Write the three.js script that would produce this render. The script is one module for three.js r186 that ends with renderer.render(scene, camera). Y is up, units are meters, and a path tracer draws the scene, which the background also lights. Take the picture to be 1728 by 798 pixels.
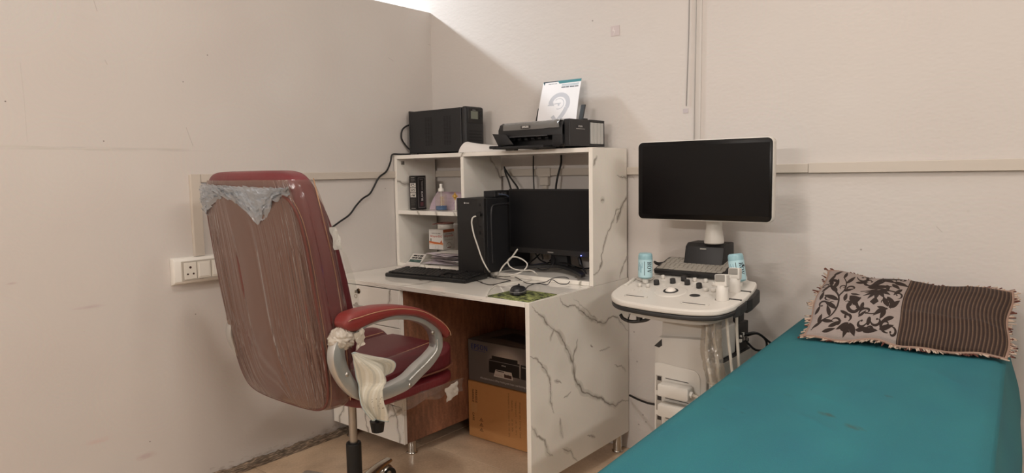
import * as THREE from 'three';
import { RoundedBoxGeometry } from 'three/addons/geometries/RoundedBoxGeometry.js';
import { mergeGeometries, mergeVertices, toCreasedNormals } from 'three/addons/utils/BufferGeometryUtils.js';
import { RectAreaLightUniformsLib } from 'three/addons/lights/RectAreaLightUniformsLib.js';

RectAreaLightUniformsLib.init();
const scene = new THREE.Scene();
scene.background = new THREE.Color(0x000000);
const renderer = new THREE.WebGLRenderer({ antialias: true });
renderer.toneMapping = THREE.LinearToneMapping;
renderer.toneMappingExposure = 1.47;
renderer.shadowMap.enabled = true;
renderer.shadowMap.type = THREE.PCFSoftShadowMap;

// ---------------------------------------------------------------- camera
const FOCAL = 1171.14, W = 1728, H = 798;
const EYE = new THREE.Vector3(2.61557, 1.20588, 2.57836);
const RIGHT = new THREE.Vector3(0.77634306, -0.01695279, -0.63008257);
const UP = new THREE.Vector3(-0.04535691, 0.99554417, -0.08267135);
const FWD = new THREE.Vector3(-0.62867655, -0.09275993, -0.77211489);
const camera = new THREE.PerspectiveCamera(2 * Math.atan(H / 2 / FOCAL) * 180 / Math.PI, W / H, 0.05, 50);
camera.position.copy(EYE);
camera.quaternion.setFromRotationMatrix(new THREE.Matrix4().makeBasis(RIGHT, UP, FWD.clone().negate()));
scene.add(camera);
// the point where the sight line of a pixel of the photograph meets the plane x, y or z = v
function at(px, py, axis, v) {
  const d = FWD.clone().addScaledVector(RIGHT, (px - W / 2) / FOCAL).addScaledVector(UP, (H / 2 - py) / FOCAL);
  return EYE.clone().addScaledVector(d, (v - EYE[axis]) / d[axis]);
}

// ---------------------------------------------------------------- lamps (position, warm or cool, strength)
const WARM = [1.0, 0.935, 0.875], COOL = [0.87, 0.94, 1.0];
const CEIL = 2.72;
const LAMPS = [
  // ceiling downlights: x, z, size, colour, radiance, label
  [1.55, 1.7, 0.17, WARM, 100, 'round ceiling downlight above the red office chair'],
  [2.45, 1.36, 0.17, WARM, 52, 'round ceiling downlight above the teal couch'],
  [-1.05, 0.62, 0.18, COOL, 520, 'cool white ceiling downlight beyond the partition'],
];
const BATTENS = [
  // wall-mounted tube lights: x, y, z, facing (turn about y), length, radiance, label
  [1.3, 2.12, 5.4, Math.PI, 1.2, 158, 'wall tube light on the wall facing the desk'],
  [4.3, 2.12, 2.5, -Math.PI / 2, 1.2, 112, 'wall tube light on the bare side wall'],
];

// ---------------------------------------------------------------- helpers
function rng(seed) { let a = seed >>> 0; return () => { a = (a + 0x6D2B79F5) | 0; let t = Math.imul(a ^ (a >>> 15), 1 | a); t = (t + Math.imul(t ^ (t >>> 7), 61 | t)) ^ t; return ((t ^ (t >>> 14)) >>> 0) / 4294967296; }; }
const V = (x, y, z) => new THREE.Vector3(x, y, z);
const lerp = THREE.MathUtils.lerp, clamp = THREE.MathUtils.clamp, smooth = THREE.MathUtils.smoothstep;
const taken = new Map(), origin = new WeakMap();
function numbered(name) { const n = taken.get(name) ?? 0; taken.set(name, n + 1); return n ? `${name}_${String(n).padStart(3, '0')}` : name; }
const ZERO = V(0, 0, 0);
function thing(name, label, category, base, group) {
  const o = new THREE.Group(); o.name = numbered(name); scene.add(o);
  const b = Array.isArray(base) ? V(...base) : base.clone();
  o.position.copy(b); origin.set(o, b);
  o.userData = { label, category }; if (group) o.userData.group = group;
  return o;
}
// geometries come in world coordinates; the mesh is stored relative to its thing's base
function obj(name, geos, material, parent) {
  let list = Array.isArray(geos) ? geos : [geos];
  if (list.length > 1) {
    const idx = list.every((g) => g.index);
    if (!idx) list = list.map((g) => (g.index ? g.toNonIndexed() : g));
    for (const g of list) for (const k of Object.keys(g.attributes)) if (!['position', 'normal', 'uv'].includes(k)) g.deleteAttribute(k);
  }
  const g = list.length > 1 ? mergeGeometries(list) : list[0];
  const m = new THREE.Mesh(g, material);
  m.castShadow = m.receiveShadow = true;
  const b = (parent && origin.get(parent)) ?? ZERO;
  if (parent) { g.translate(-b.x, -b.y, -b.z); origin.set(m, b); m.name = name; parent.add(m); }
  else { m.name = numbered(name); scene.add(m); origin.set(m, ZERO); }
  return m;
}
// a one-mesh thing whose own origin is its base
function single(name, label, category, base, geos, material, group) {
  const m = obj(name, geos, material);
  const b = Array.isArray(base) ? V(...base) : base.clone();
  m.geometry.translate(-b.x, -b.y, -b.z); m.position.copy(b); origin.set(m, b);
  m.userData = { label, category }; if (group) m.userData.group = group;
  return m;
}
function structure(name, geos, material) { const m = obj(name, geos, material); m.userData.kind = 'structure'; return m; }

function box(x0, x1, y0, y1, z0, z1) { const g = new THREE.BoxGeometry(Math.abs(x1 - x0), Math.abs(y1 - y0), Math.abs(z1 - z0)); g.translate((x0 + x1) / 2, (y0 + y1) / 2, (z0 + z1) / 2); return g; }
function rbox(x0, x1, y0, y1, z0, z1, r = 0.003, seg = 2) {
  const s = [Math.abs(x1 - x0), Math.abs(y1 - y0), Math.abs(z1 - z0)];
  const g = new RoundedBoxGeometry(...s, seg, Math.min(r, Math.min(...s) / 2 * 0.98)); g.translate((x0 + x1) / 2, (y0 + y1) / 2, (z0 + z1) / 2); return g;
}
// uv in metres from the face's main direction
function metreUV(g, ou = 0, ov = 0) {
  g = g.index ? g.toNonIndexed() : g;
  const p = g.attributes.position, uv = new Float32Array(p.count * 2), a = V(0, 0, 0), b = V(0, 0, 0), c = V(0, 0, 0);
  for (let i = 0; i < p.count; i += 3) {
    a.fromBufferAttribute(p, i); b.fromBufferAttribute(p, i + 1); c.fromBufferAttribute(p, i + 2);
    const n = b.clone().sub(a).cross(c.clone().sub(a)); const ax = Math.abs(n.x), ay = Math.abs(n.y), az = Math.abs(n.z);
    [a, b, c].forEach((q, k) => {
      const [u, v] = ax >= ay && ax >= az ? [-q.z, q.y] : ay >= az ? [q.x, -q.z] : [q.x, q.y];
      uv[(i + k) * 2] = u + ou; uv[(i + k) * 2 + 1] = v + ov;
    });
  }
  g.setAttribute('uv', new THREE.BufferAttribute(uv, 2)); return g;
}
function tube(pts, r, seg, rad = 8, closed = false) {
  const c = new THREE.CatmullRomCurve3(pts.map((p) => (Array.isArray(p) ? V(...p) : p)), closed, 'centripetal');
  return new THREE.TubeGeometry(c, seg ?? Math.max(8, pts.length * 6), r, rad, closed);
}
// tube with rounded ends
function cord(pts, r, seg, rad = 8) {
  const p = pts.map((q) => (Array.isArray(q) ? V(...q) : q));
  const t = tube(p, r, seg, rad), out = [t];
  for (const q of [p[0], p[p.length - 1]]) { const s = new THREE.SphereGeometry(r, rad, 6); s.translate(q.x, q.y, q.z); out.push(s); }
  return mergeGeometries(out);
}
function cyl(a, b, r0, r1 = r0, rad = 24) {
  const A = Array.isArray(a) ? V(...a) : a, B = Array.isArray(b) ? V(...b) : b, d = B.clone().sub(A), L = d.length();
  const g = new THREE.CylinderGeometry(r1, r0, L, rad); g.translate(0, L / 2, 0);
  g.applyQuaternion(new THREE.Quaternion().setFromUnitVectors(V(0, 1, 0), d.normalize())); g.translate(A.x, A.y, A.z); return g;
}
function lathe(profile, base, rad = 32) { const g = new THREE.LatheGeometry(profile.map(([x, y]) => new THREE.Vector2(x, y)), rad); g.translate(...(Array.isArray(base) ? base : base.toArray())); return g; }
// a grid surface fn(u,v) -> Vector3
function grid(nu, nv, fn, uvfn) {
  const pos = [], uv = [], ix = [];
  for (let j = 0; j <= nv; j++) for (let i = 0; i <= nu; i++) { const u = i / nu, v = j / nv, p = fn(u, v); pos.push(p.x, p.y, p.z); const t = uvfn ? uvfn(u, v, p) : [u, v]; uv.push(t[0], t[1]); }
  for (let j = 0; j < nv; j++) for (let i = 0; i < nu; i++) { const a = j * (nu + 1) + i, b = a + 1, c = a + nu + 1, d = c + 1; ix.push(a, b, d, a, d, c); }
  const g = new THREE.BufferGeometry(); g.setAttribute('position', new THREE.Float32BufferAttribute(pos, 3)); g.setAttribute('uv', new THREE.Float32BufferAttribute(uv, 2)); g.setIndex(ix); g.computeVertexNormals(); return g;
}
// a thin sheet with both faces and an edge
function sheet(nu, nv, fn, thick, uvfn) {
  const top = grid(nu, nv, fn, uvfn), p = top.attributes.position, n = top.attributes.normal, N = p.count;
  const pos = [...p.array], uv = [...top.attributes.uv.array], ix = [...top.index.array];
  for (let i = 0; i < N; i++) { pos.push(p.getX(i) - n.getX(i) * thick, p.getY(i) - n.getY(i) * thick, p.getZ(i) - n.getZ(i) * thick); uv.push(top.attributes.uv.getX(i), top.attributes.uv.getY(i)); }
  const t0 = top.index.array; for (let i = 0; i < t0.length; i += 3) ix.push(t0[i] + N, t0[i + 2] + N, t0[i + 1] + N);
  const rim = []; for (let i = 0; i < nu; i++) rim.push([i, i + 1]); for (let j = 0; j < nv; j++) rim.push([j * (nu + 1) + nu, (j + 1) * (nu + 1) + nu]);
  for (let i = nu; i > 0; i--) rim.push([nv * (nu + 1) + i, nv * (nu + 1) + i - 1]); for (let j = nv; j > 0; j--) rim.push([j * (nu + 1), (j - 1) * (nu + 1)]);
  for (const [a, b] of rim) ix.push(a, a + N, b, b, a + N, b + N);
  const g = new THREE.BufferGeometry(); g.setAttribute('position', new THREE.Float32BufferAttribute(pos, 3)); g.setAttribute('uv', new THREE.Float32BufferAttribute(uv, 2)); g.setIndex(ix);
  return toCreasedNormals(g, 0.9);
}
// extrude an outline [[a,b],...] along an axis; plane axes: 'x' -> (z,y), 'y' -> (x,z), 'z' -> (x,y)
function prism(outline, axis, lo, hi, bevel = 0, holes = [], curve = 12) {
  const mk = (o, T) => { const s = new T(); o.forEach(([a, b], i) => (i ? s.lineTo(a, b) : s.moveTo(a, b))); s.closePath?.(); return s; };
  const shape = outline instanceof THREE.Shape ? outline : mk(outline, THREE.Shape);
  for (const h of holes) shape.holes.push(h instanceof THREE.Path ? h : mk(h, THREE.Path));
  const L = hi - lo - 2 * bevel;
  let g = new THREE.ExtrudeGeometry(shape, { depth: L, bevelEnabled: bevel > 0, bevelThickness: bevel, bevelSize: bevel, bevelOffset: -bevel, bevelSegments: 2, curveSegments: curve });
  g.translate(0, 0, lo + bevel);
  if (axis === 'x') g.applyMatrix4(new THREE.Matrix4().set(0, 0, 1, 0, 0, 1, 0, 0, 1, 0, 0, 0, 0, 0, 0, 1));
  if (axis === 'y') g.applyMatrix4(new THREE.Matrix4().set(1, 0, 0, 0, 0, 0, 1, 0, 0, 1, 0, 0, 0, 0, 0, 1));
  if (axis !== 'z') { // mirrored axes: turn the faces round
    g = g.index ? g.toNonIndexed() : g; const p = g.attributes.position, u = g.attributes.uv;
    for (let i = 0; i < p.count; i += 3) for (const A of [p, u]) { const s = A.itemSize, t = []; for (let k = 0; k < s; k++) t.push(A.array[(i + 1) * s + k]); for (let k = 0; k < s; k++) { A.array[(i + 1) * s + k] = A.array[(i + 2) * s + k]; A.array[(i + 2) * s + k] = t[k]; } }
  }
  return toCreasedNormals(g, 0.6);
}
function turned(g, q, c) { g.translate(-c.x, -c.y, -c.z); g.applyQuaternion(q); g.translate(c.x, c.y, c.z); return g; }
const rotY = (a) => new THREE.Quaternion().setFromAxisAngle(V(0, 1, 0), a), rotX = (a) => new THREE.Quaternion().setFromAxisAngle(V(1, 0, 0), a), rotZ = (a) => new THREE.Quaternion().setFromAxisAngle(V(0, 0, 1), a);

// value noise
function noise2(seed) {
  const r = rng(seed), T = Float32Array.from({ length: 65536 }, () => r());
  const h = (x, y) => T[((x & 255) << 8) | (y & 255)];
  const f = (x, y) => { const xi = Math.floor(x), yi = Math.floor(y), u = x - xi, v = y - yi, a = u * u * (3 - 2 * u), b = v * v * (3 - 2 * v); return lerp(lerp(h(xi, yi), h(xi + 1, yi), a), lerp(h(xi, yi + 1), h(xi + 1, yi + 1), a), b); };
  return f;
}
const N1 = noise2(7), N2 = noise2(31);
const fbm = (x, y, o = 4) => { let s = 0, a = 0.5, t = 0; for (let i = 0; i < o; i++) { s += a * N1(x + i * 17.3, y + i * 9.1); t += a; x *= 2; y *= 2; a *= 0.5; } return s / t; };

// ---------------------------------------------------------------- textures
function canvas(w, h, draw, srgb = true, repeat) {
  const c = document.createElement('canvas'); c.width = w; c.height = h; const x = c.getContext('2d'); draw(x, w, h);
  const t = new THREE.CanvasTexture(c); if (srgb) t.colorSpace = THREE.SRGBColorSpace; t.wrapS = t.wrapT = THREE.RepeatWrapping; t.magFilter = THREE.LinearFilter; t.anisotropy = 8;
  if (repeat) t.repeat.set(...repeat); return t;
}
function dataTex(w, h, fn, srgb = false, repeat) {
  const d = new Uint8Array(w * h * 4);
  for (let y = 0; y < h; y++) for (let x = 0; x < w; x++) { const v = fn(x / w, y / h, x, y), o = (y * w + x) * 4; if (typeof v === 'number') { d[o] = d[o + 1] = d[o + 2] = clamp(v * 255, 0, 255); } else { d[o] = clamp(v[0], 0, 255); d[o + 1] = clamp(v[1], 0, 255); d[o + 2] = clamp(v[2], 0, 255); } d[o + 3] = 255; }
  const t = new THREE.DataTexture(d, w, h); t.magFilter = THREE.LinearFilter; t.minFilter = THREE.LinearFilter; t.wrapS = t.wrapT = THREE.RepeatWrapping; if (srgb) t.colorSpace = THREE.SRGBColorSpace; if (repeat) t.repeat.set(...repeat); t.needsUpdate = true; return t;
}
// noise that repeats over n cells
function tileNoise(n, seed) { const r = rng(seed), T = Float32Array.from({ length: n * n }, () => r()); return (u, v) => { const x = u * n, y = v * n, xi = Math.floor(x), yi = Math.floor(y), a = x - xi, b = y - yi, s = a * a * (3 - 2 * a), t = b * b * (3 - 2 * b), h = (i, j) => T[(((j % n) + n) % n) * n + (((i % n) + n) % n)]; return lerp(lerp(h(xi, yi), h(xi + 1, yi), s), lerp(h(xi, yi + 1), h(xi + 1, yi + 1), s), t); }; }
const tn8 = tileNoise(8, 3), tn32 = tileNoise(32, 5), tn96 = tileNoise(96, 9), tn200 = tileNoise(200, 11);
const fineBump = dataTex(512, 512, (u, v) => 0.35 * tn32(u, v) + 0.3 * tn96(u, v) + 0.35 * tn200(u, v));
const leatherBump = dataTex(512, 512, (u, v) => { const a = tn96(u, v), b = tn200(u, v); return clamp(0.5 + (Math.abs(a - 0.5) * 1.4 - 0.35) + (b - 0.5) * 0.3, 0, 1); });

const std = (color, roughness, extra = {}) => new THREE.MeshStandardMaterial({ color, roughness, ...extra });
const phys = (color, roughness, extra = {}) => new THREE.MeshPhysicalMaterial({ color, roughness, ...extra });
const rep = (t, x, y = x) => { const c = t.clone(); c.repeat.set(x, y); c.needsUpdate = true; return c; };

// marble laminate: veins is a list of polylines in metres, [[x,y],...], weight
function marbleCanvas(w, h, wm, hm, veins, seed, base = '#efeae1') {
  return canvas(w, h, (c) => {
    c.fillStyle = base; c.fillRect(0, 0, w, h);
    const r = rng(seed), sx = w / wm, sy = h / hm;
    for (let i = 0; i < 60; i++) { const x = r() * w, y = r() * h, R = (0.05 + r() * 0.15) * sx; const g = c.createRadialGradient(x, y, 0, x, y, R); const t = r() < 0.5 ? '190,182,170' : '232,228,222'; g.addColorStop(0, `rgba(${t},0.16)`); g.addColorStop(1, `rgba(${t},0)`); c.fillStyle = g; c.fillRect(x - R, y - R, 2 * R, 2 * R); }
    c.lineCap = c.lineJoin = 'round';
    for (const [pl, wt, dark = 0.75] of veins) {
      // subdivide with jitter
      let P = pl.map(([x, y]) => [x * sx, h - y * sy]);
      for (let k = 0; k < 4; k++) { const Q = []; for (let i = 0; i + 1 < P.length; i++) { const [a, b] = [P[i], P[i + 1]], L = Math.hypot(b[0] - a[0], b[1] - a[1]), j = L * 0.26; Q.push(a, [(a[0] + b[0]) / 2 + (r() - 0.5) * j, (a[1] + b[1]) / 2 + (r() - 0.5) * j]); } Q.push(P[P.length - 1]); P = Q; }
      for (const [m, al, col] of [[6, 0.08, '160,153,142'], [2.6, 0.2, '150,142,131'], [1, dark * 0.85, '126,118,108']]) {
        let wob = r() * 10;
        for (let i = 0; i + 1 < P.length; i++) { const t = i / (P.length - 1), taper = Math.min(1, 4 * t + 0.25, 4 * (1 - t) + 0.25), lw = wt * sx * m * taper * (0.45 + 1.1 * N2(i * 0.21 + wob, seed)); c.strokeStyle = `rgba(${col},${al * (0.45 + 0.75 * N2(i * 0.13, seed + wob))})`; c.lineWidth = Math.max(0.6, lw); c.beginPath(); c.moveTo(...P[i]); c.lineTo(...P[i + 1]); c.stroke(); }
      }
    }
  });
}
// ================================================================ the room
const X_END = 4.3, Z_END = 5.4, PART_H = 2.024, PART_T = 0.05;
// wall paint: faint roller mottling, scuffs and marks where the photograph has them (u = along the wall in metres, v = height)
function paintCanvas(w, h, wm, hm, seed, marks) {
  const base = '#cec7c1', tones = ['200,191,184', '213,208,203', '203,198,193', '208,200,193'];
  return canvas(w, h, (c) => {
    c.fillStyle = base; c.fillRect(0, 0, w, h);
    const r = rng(seed), sx = w / wm, sy = h / hm;
    for (let i = 0; i < 260; i++) { const x = r() * w, y = r() * h, R = (0.04 + r() * 0.22) * sx; const g = c.createRadialGradient(x, y, 0, x, y, R), t = tones[i % 4]; g.addColorStop(0, `rgba(${t},0.22)`); g.addColorStop(1, `rgba(${t},0)`); c.fillStyle = g; c.fillRect(x - R, y - R, 2 * R, 2 * R); }
    for (let i = 0; i < 90; i++) { c.fillStyle = `rgba(150,138,126,${0.04 + r() * 0.1})`; const s = 0.5 + r() * 1.3; c.beginPath(); c.ellipse(r() * w, r() * h, s, s * (0.6 + r()), r() * 3, 0, 7); c.fill(); }
    marks?.(c, (x) => x * sx, (y) => h - y * sy, sx, r);
  });
}
const smear = (c, X, Y, x0, x1, y, hgt, al, col, r, n = 40) => { for (let i = 0; i < n; i++) { const t = r(), x = lerp(x0, x1, t), L = (x1 - x0) * (0.08 + 0.2 * r()); c.fillStyle = `rgba(${col},${al * (0.3 + 0.7 * r())})`; c.beginPath(); c.ellipse(X(x), Y(y + (r() - 0.5) * hgt), Math.abs(X(L / 2) - X(0)), Math.max(0.6, Math.abs(Y(hgt * 0.5) - Y(0)) * (0.15 + 0.5 * r())), 0, 0, 7); c.fill(); } };
const leftPaint = paintCanvas(2048, 1536, 2.72, 2.04, 21, (c, X, Y, s, r) => {
  // u is z: the smeared joint in the plaster at the height of 1.31 m, pencil strokes, dots
  smear(c, X, Y, 1.33, 2.15, 1.309, 0.010, 0.05, '140,128,116', r, 60);
  smear(c, X, Y, 1.05, 1.4, 1.305, 0.006, 0.03, '130,118,106', r, 20);
  c.strokeStyle = 'rgba(110,98,90,0.4)'; c.lineWidth = 1;
  const stroke = (a, b) => { c.beginPath(); c.moveTo(X(a[0]), Y(a[1])); c.lineTo(X(b[0]), Y(b[1])); c.stroke(); };
  const zy = (px, py) => { const p = at(px, py, 'x', 0); return [p.z, p.y]; };
  stroke(zy(158, 0), zy(164, 19)); stroke(zy(177, 101), zy(181, 109)); stroke(zy(314, 215), zy(326, 247)); stroke(zy(655, 97), zy(664, 103)); stroke(zy(722, 75), zy(726, 76));
  c.strokeStyle = 'rgba(150,140,130,0.2)'; stroke(zy(34, 105), zy(41, 170)); stroke(zy(41, 170), zy(46, 240));
  c.fillStyle = 'rgba(70,60,54,0.7)'; for (const [px, py] of [[9, 171], [175, 238], [309, 138], [350, 93], [330, 530], [253, 745], [650, 318]]) { const [a, b] = zy(px, py); c.beginPath(); c.arc(X(a), Y(b), 1.6, 0, 7); c.fill(); }
  // brownish rub marks low on the wall
  for (const [px, py, rx, ry, al] of [[248, 768, 0.045, 0.012, 0.3], [150, 518, 0.05, 0.006, 0.22], [185, 512, 0.06, 0.006, 0.12], [20, 478, 0.02, 0.004, 0.3], [165, 745, 0.05, 0.01, 0.14], [60, 590, 0.06, 0.01, 0.1]]) { const [a, b] = zy(px, py); for (let i = 0; i < 14; i++) { c.fillStyle = `rgba(170,145,128,${al * 0.12})`; c.beginPath(); c.ellipse(X(a + (r() - 0.5) * rx), Y(b + (r() - 0.5) * ry), s * rx * (0.3 + 0.4 * r()), s * ry * (0.5 + 0.5 * r()), 0, 0, 7); c.fill(); } }
  // grime with a ragged edge just above the floor
  for (let i = 0; i < 900; i++) { const z = r() * 2.7, y = 0.02 + Math.pow(r(), 3) * 0.035; c.fillStyle = `rgba(112,92,74,${0.06 + 0.1 * r()})`; c.beginPath(); c.ellipse(X(z), Y(y), 2 + r() * 9, 1 + r() * 3, (r() - 0.5) * 0.6, 0, 7); c.fill(); }
});
const backPaint = paintCanvas(2048, 1024, 4.6, 2.3, 22, (c, X, Y, s, r) => {
  const xy = (px, py) => { const p = at(px, py, 'z', 0); return [p.x, p.y]; };
  const stroke = (a, b) => { c.beginPath(); c.moveTo(X(a[0]), Y(a[1])); c.lineTo(X(b[0]), Y(b[1])); c.stroke(); };
  c.strokeStyle = 'rgba(120,110,104,0.35)'; c.lineWidth = 1; stroke(xy(1580, 382), xy(1590, 392)); stroke(xy(1130, 168), xy(1132, 170)); stroke(xy(1067, 297), xy(1071, 303));
  c.fillStyle = 'rgba(90,80,74,0.55)'; for (const [px, py] of [[1000, 35], [1453, 421], [1070, 560], [1075, 610], [1085, 700], [1090, 712], [1078, 716]]) { const [a, b] = xy(px, py); c.beginPath(); c.arc(X(a), Y(b), 1.3, 0, 7); c.fill(); }
});
const wallBump = rep(fineBump, 2.2);
const wallMat = (map) => std(0xffffff, 0.62, { map, bumpMap: wallBump, bumpScale: 0.0006 });
function wallQuad(axis, v, a0, a1, y0, y1, thick, mat, am, hm) {
  const g = axis === 'z' ? box(a0, a1, y0, y1, v - thick, v) : axis === 'x' ? box(v - thick, v, y0, y1, a0, a1) : null;
  const p = g.attributes.position, uv = g.attributes.uv; for (let i = 0; i < p.count; i++) uv.setXY(i, (axis === 'z' ? p.getX(i) : p.getZ(i)) / am, p.getY(i) / hm);
  return g;
}
structure('wall_back', wallQuad('z', 0, -2.6, X_END + 0.1, 0, CEIL, 0.1, null, 4.6, 2.3), wallMat(backPaint));
structure('wall_left', wallQuad('x', 0, 0, Z_END, 0, PART_H, PART_T, null, 2.72, 2.04), wallMat(leftPaint));
structure('wall_right', wallQuad('x', X_END + 0.1, 0, Z_END, 0, CEIL, 0.1, null, 4.6, 2.3), wallMat(backPaint));
structure('wall_front', wallQuad('z', Z_END + 0.1, -2.6, X_END + 0.1, 0, CEIL, 0.1, null, 4.6, 2.3), wallMat(backPaint));
structure('wall_beyond', wallQuad('x', -2.5, 0, Z_END, 0, CEIL, 0.1, null, 4.6, 2.3), wallMat(backPaint));
structure('ceiling', box(-2.6, X_END + 0.1, CEIL, CEIL + 0.1, -0.1, Z_END + 0.1), std(0xf1eeea, 0.8));
// floor of vitrified tiles with real joints
const tileTex = [0, 1, 2].map((k) => dataTex(256, 256, (u, v) => { const a = tn8(u + k * 0.37, v + k * 0.61), b = tn96(u, v), c = tn200(v, u); const t = 0.88 + 0.10 * a + 0.05 * (b - 0.5) + 0.05 * (c - 0.5); return [226 * t, 198 * t, 168 * t]; }, true));
const tileMats = tileTex.map((t) => std(0xffffff, 0.26, { map: t }));
{
  const floor = structure('floor', box(-2.6, X_END + 0.1, -0.1, -0.0025, -0.1, Z_END + 0.1), std(0x4a4036, 0.9));
  const g = rbox(0, 0.5968, -0.012, 0, 0, 0.5968, 0.0012, 1); let k = 0;
  for (let i = -1; i < 7; i++) for (let j = -1; j < 9; j++) {
    const x = 0.402 + 0.6 * i, z = 0.502 + 0.6 * j; const a = Math.max(0.001, x + 0.0016), b = Math.min(x + 0.5984, X_END), c = Math.max(0.001, z + 0.0016), d = Math.min(z + 0.5984, Z_END); if (b - a < 0.01 || d - c < 0.01) continue;
    const whole = b - a > 0.59 && d - c > 0.59; const m = new THREE.Mesh(whole ? g : rbox(0, b - a, -0.012, 0, 0, d - c, 0.0012, 1), tileMats[k++ % 3]); m.position.set(a, 0, c); m.name = 'tile'; m.castShadow = m.receiveShadow = true; floor.add(m);
  }
}
// rough cement fillet along the foot of the partition
{
  const tex = dataTex(1024, 64, (u, v) => { const a = tn96(u * 3, v * 0.3), b = tn200(u * 2, v), c = tn32(u * 4, v * 0.5); const t = clamp(0.5 + 0.45 * a * c * 2 + 0.25 * (b - 0.5), 0.3, 1); return [176 * t, 154 * t, 132 * t]; }, true, [1.2, 1]);
  const gg = grid(700, 8, (u, v) => { const z = 0.0 + u * 4.5, n = fbm(z * 24, v * 3, 4), n2 = fbm(z * 70, v * 6 + 20, 2); const t = v * Math.PI / 2, r = 0.016 + 0.014 * n + 0.006 * (n2 - 0.5); return V(0.0005 + r * 0.9 * Math.cos(t), 0.0005 + r * 1.35 * Math.sin(t), z); });
  const flip = gg.index.array; for (let i = 0; i < flip.length; i += 3) { const t = flip[i + 1]; flip[i + 1] = flip[i + 2]; flip[i + 2] = t; } gg.computeVertexNormals();
  structure('baseboard_left', gg, std(0xffffff, 0.95, { map: tex, side: THREE.DoubleSide }));
}
// ceiling lamps
for (const [x, z, s, col, L, label] of LAMPS) {
  const t = thing('ceiling_downlight', label, 'ceiling light', [x, CEIL, z]);
  obj('trim_ring', lathe([[s / 2 + 0.03, 0], [s / 2 + 0.028, -0.006], [s / 2 + 0.004, -0.012], [s / 2, -0.004], [s / 2, 0]], [x, CEIL, z]), std(0xeeeeee, 0.4), t);
  const disc = new THREE.CylinderGeometry(s / 2, s / 2, 0.004, 40); disc.translate(x, CEIL - 0.004, z);
  obj('diffuser', disc, std(0xffffff, 0.5, { emissive: new THREE.Color(...col), emissiveIntensity: 3 }), t);
  const l = new THREE.RectAreaLight(new THREE.Color(...col), L, s, s); l.position.set(x, CEIL - 0.014, z); l.lookAt(x, 0, z); l.name = 'downlight_glow'; scene.add(l);
}
// wall tube lights on the walls behind and beside the camera
for (const [x, y, z, turn, L, rad, label] of BATTENS) {
  const t = thing('tube_light', label, 'wall light', [x, y, z]), q = rotY(turn), put = (g) => { g.applyQuaternion(q); g.translate(x, y, z); return g; };
  obj('housing', put(rbox(-L / 2 - 0.02, L / 2 + 0.02, -0.03, 0.03, 0.0005, 0.03, 0.004)), std(0xe8e6e0, 0.4), t);
  obj('tube', put(rbox(-L / 2, L / 2, -0.022, 0.022, 0.0305, 0.05, 0.009, 3)), std(0xffffff, 0.5, { emissive: new THREE.Color(...WARM), emissiveIntensity: 3 }), t);
  const l = new THREE.RectAreaLight(new THREE.Color(...WARM), rad, L, 0.05), d = V(0, 0, 1).applyQuaternion(q); l.position.set(x, y, z).addScaledVector(d, 0.056); l.lookAt(x + d.x, y, z + d.z); l.name = 'tube_glow'; scene.add(l);
}
// ================================================================ desk and hutch in marble-print laminate
const X1 = 1.154, ZF = 0.695, DH = 0.75, ZH = 0.281, YH = 1.2955, YB = 0.077, XP = 0.484;
const onX = (x, ox, oy, s, list) => list.map(([a, b]) => { const p = at(ox + a / s, oy + b / s, 'x', x); return [0.8 - p.z, p.y]; });
const sideVeins = (l) => onX(X1, 680, 480, 2.51, l);
const sideTex = marbleCanvas(1024, 1024, 0.8, 0.8, [
  [sideVeins([[545, 90], [600, 150], [650, 200], [690, 270], [720, 330], [728, 400], [760, 455], [830, 480], [900, 515], [958, 490]]), 0.0042, 0.8],
  [sideVeins([[665, 55], [700, 95], [760, 115], [800, 150], [850, 165], [910, 140], [955, 195]]), 0.0032, 0.7],
  [sideVeins([[740, 230], [736, 262], [722, 300], [718, 330]]), 0.0024, 0.6],
  [sideVeins([[526, 295], [590, 350], [622, 405], [640, 545]]), 0.0032, 0.6],
  [sideVeins([[545, 600], [600, 660], [635, 725]]), 0.0035, 0.5],
  [sideVeins([[665, 565], [678, 650]]), 0.0028, 0.5], [sideVeins([[675, 695], [740, 748]]), 0.003, 0.5],
  [sideVeins([[640, 405], [672, 418]]), 0.002, 0.5], [sideVeins([[680, 480], [712, 452]]), 0.0016, 0.45], [sideVeins([[830, 282], [878, 265]]), 0.0016, 0.55], [sideVeins([[640, 185], [625, 238]]), 0.0022, 0.45], [sideVeins([[895, 340], [945, 368]]), 0.0018, 0.4],
  [sideVeins([[720, 60], [820, 150]]), 0.0015, 0.25], [sideVeins([[780, 640], [815, 646]]), 0.002, 0.5], [sideVeins([[795, 255], [803, 264]]), 0.0018, 0.8],
], 5);
const hutVeins = (l) => onX(X1, 900, 260, 3.07, l).map(([a, b]) => [a, b - 0.7]);
const hutchTex = marbleCanvas(1024, 1024, 0.8, 0.8, [
  [hutVeins([[497, 175], [470, 245], [450, 300], [430, 357]]), 0.0036, 0.75], [hutVeins([[455, 282], [428, 292], [410, 350], [372, 450], [352, 520], [356, 555], [345, 590], [310, 625]]), 0.0026, 0.6],
  [hutVeins([[495, 480], [472, 560], [448, 645]]), 0.0026, 0.5], [hutVeins([[432, 110], [470, 118], [497, 145]]), 0.0026, 0.6], [hutVeins([[330, 10], [312, 60]]), 0.004, 0.35], [hutVeins([[350, 240], [365, 238]]), 0.004, 0.25],
], 6);
const gv = rng(77), genVeins = [];
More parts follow.
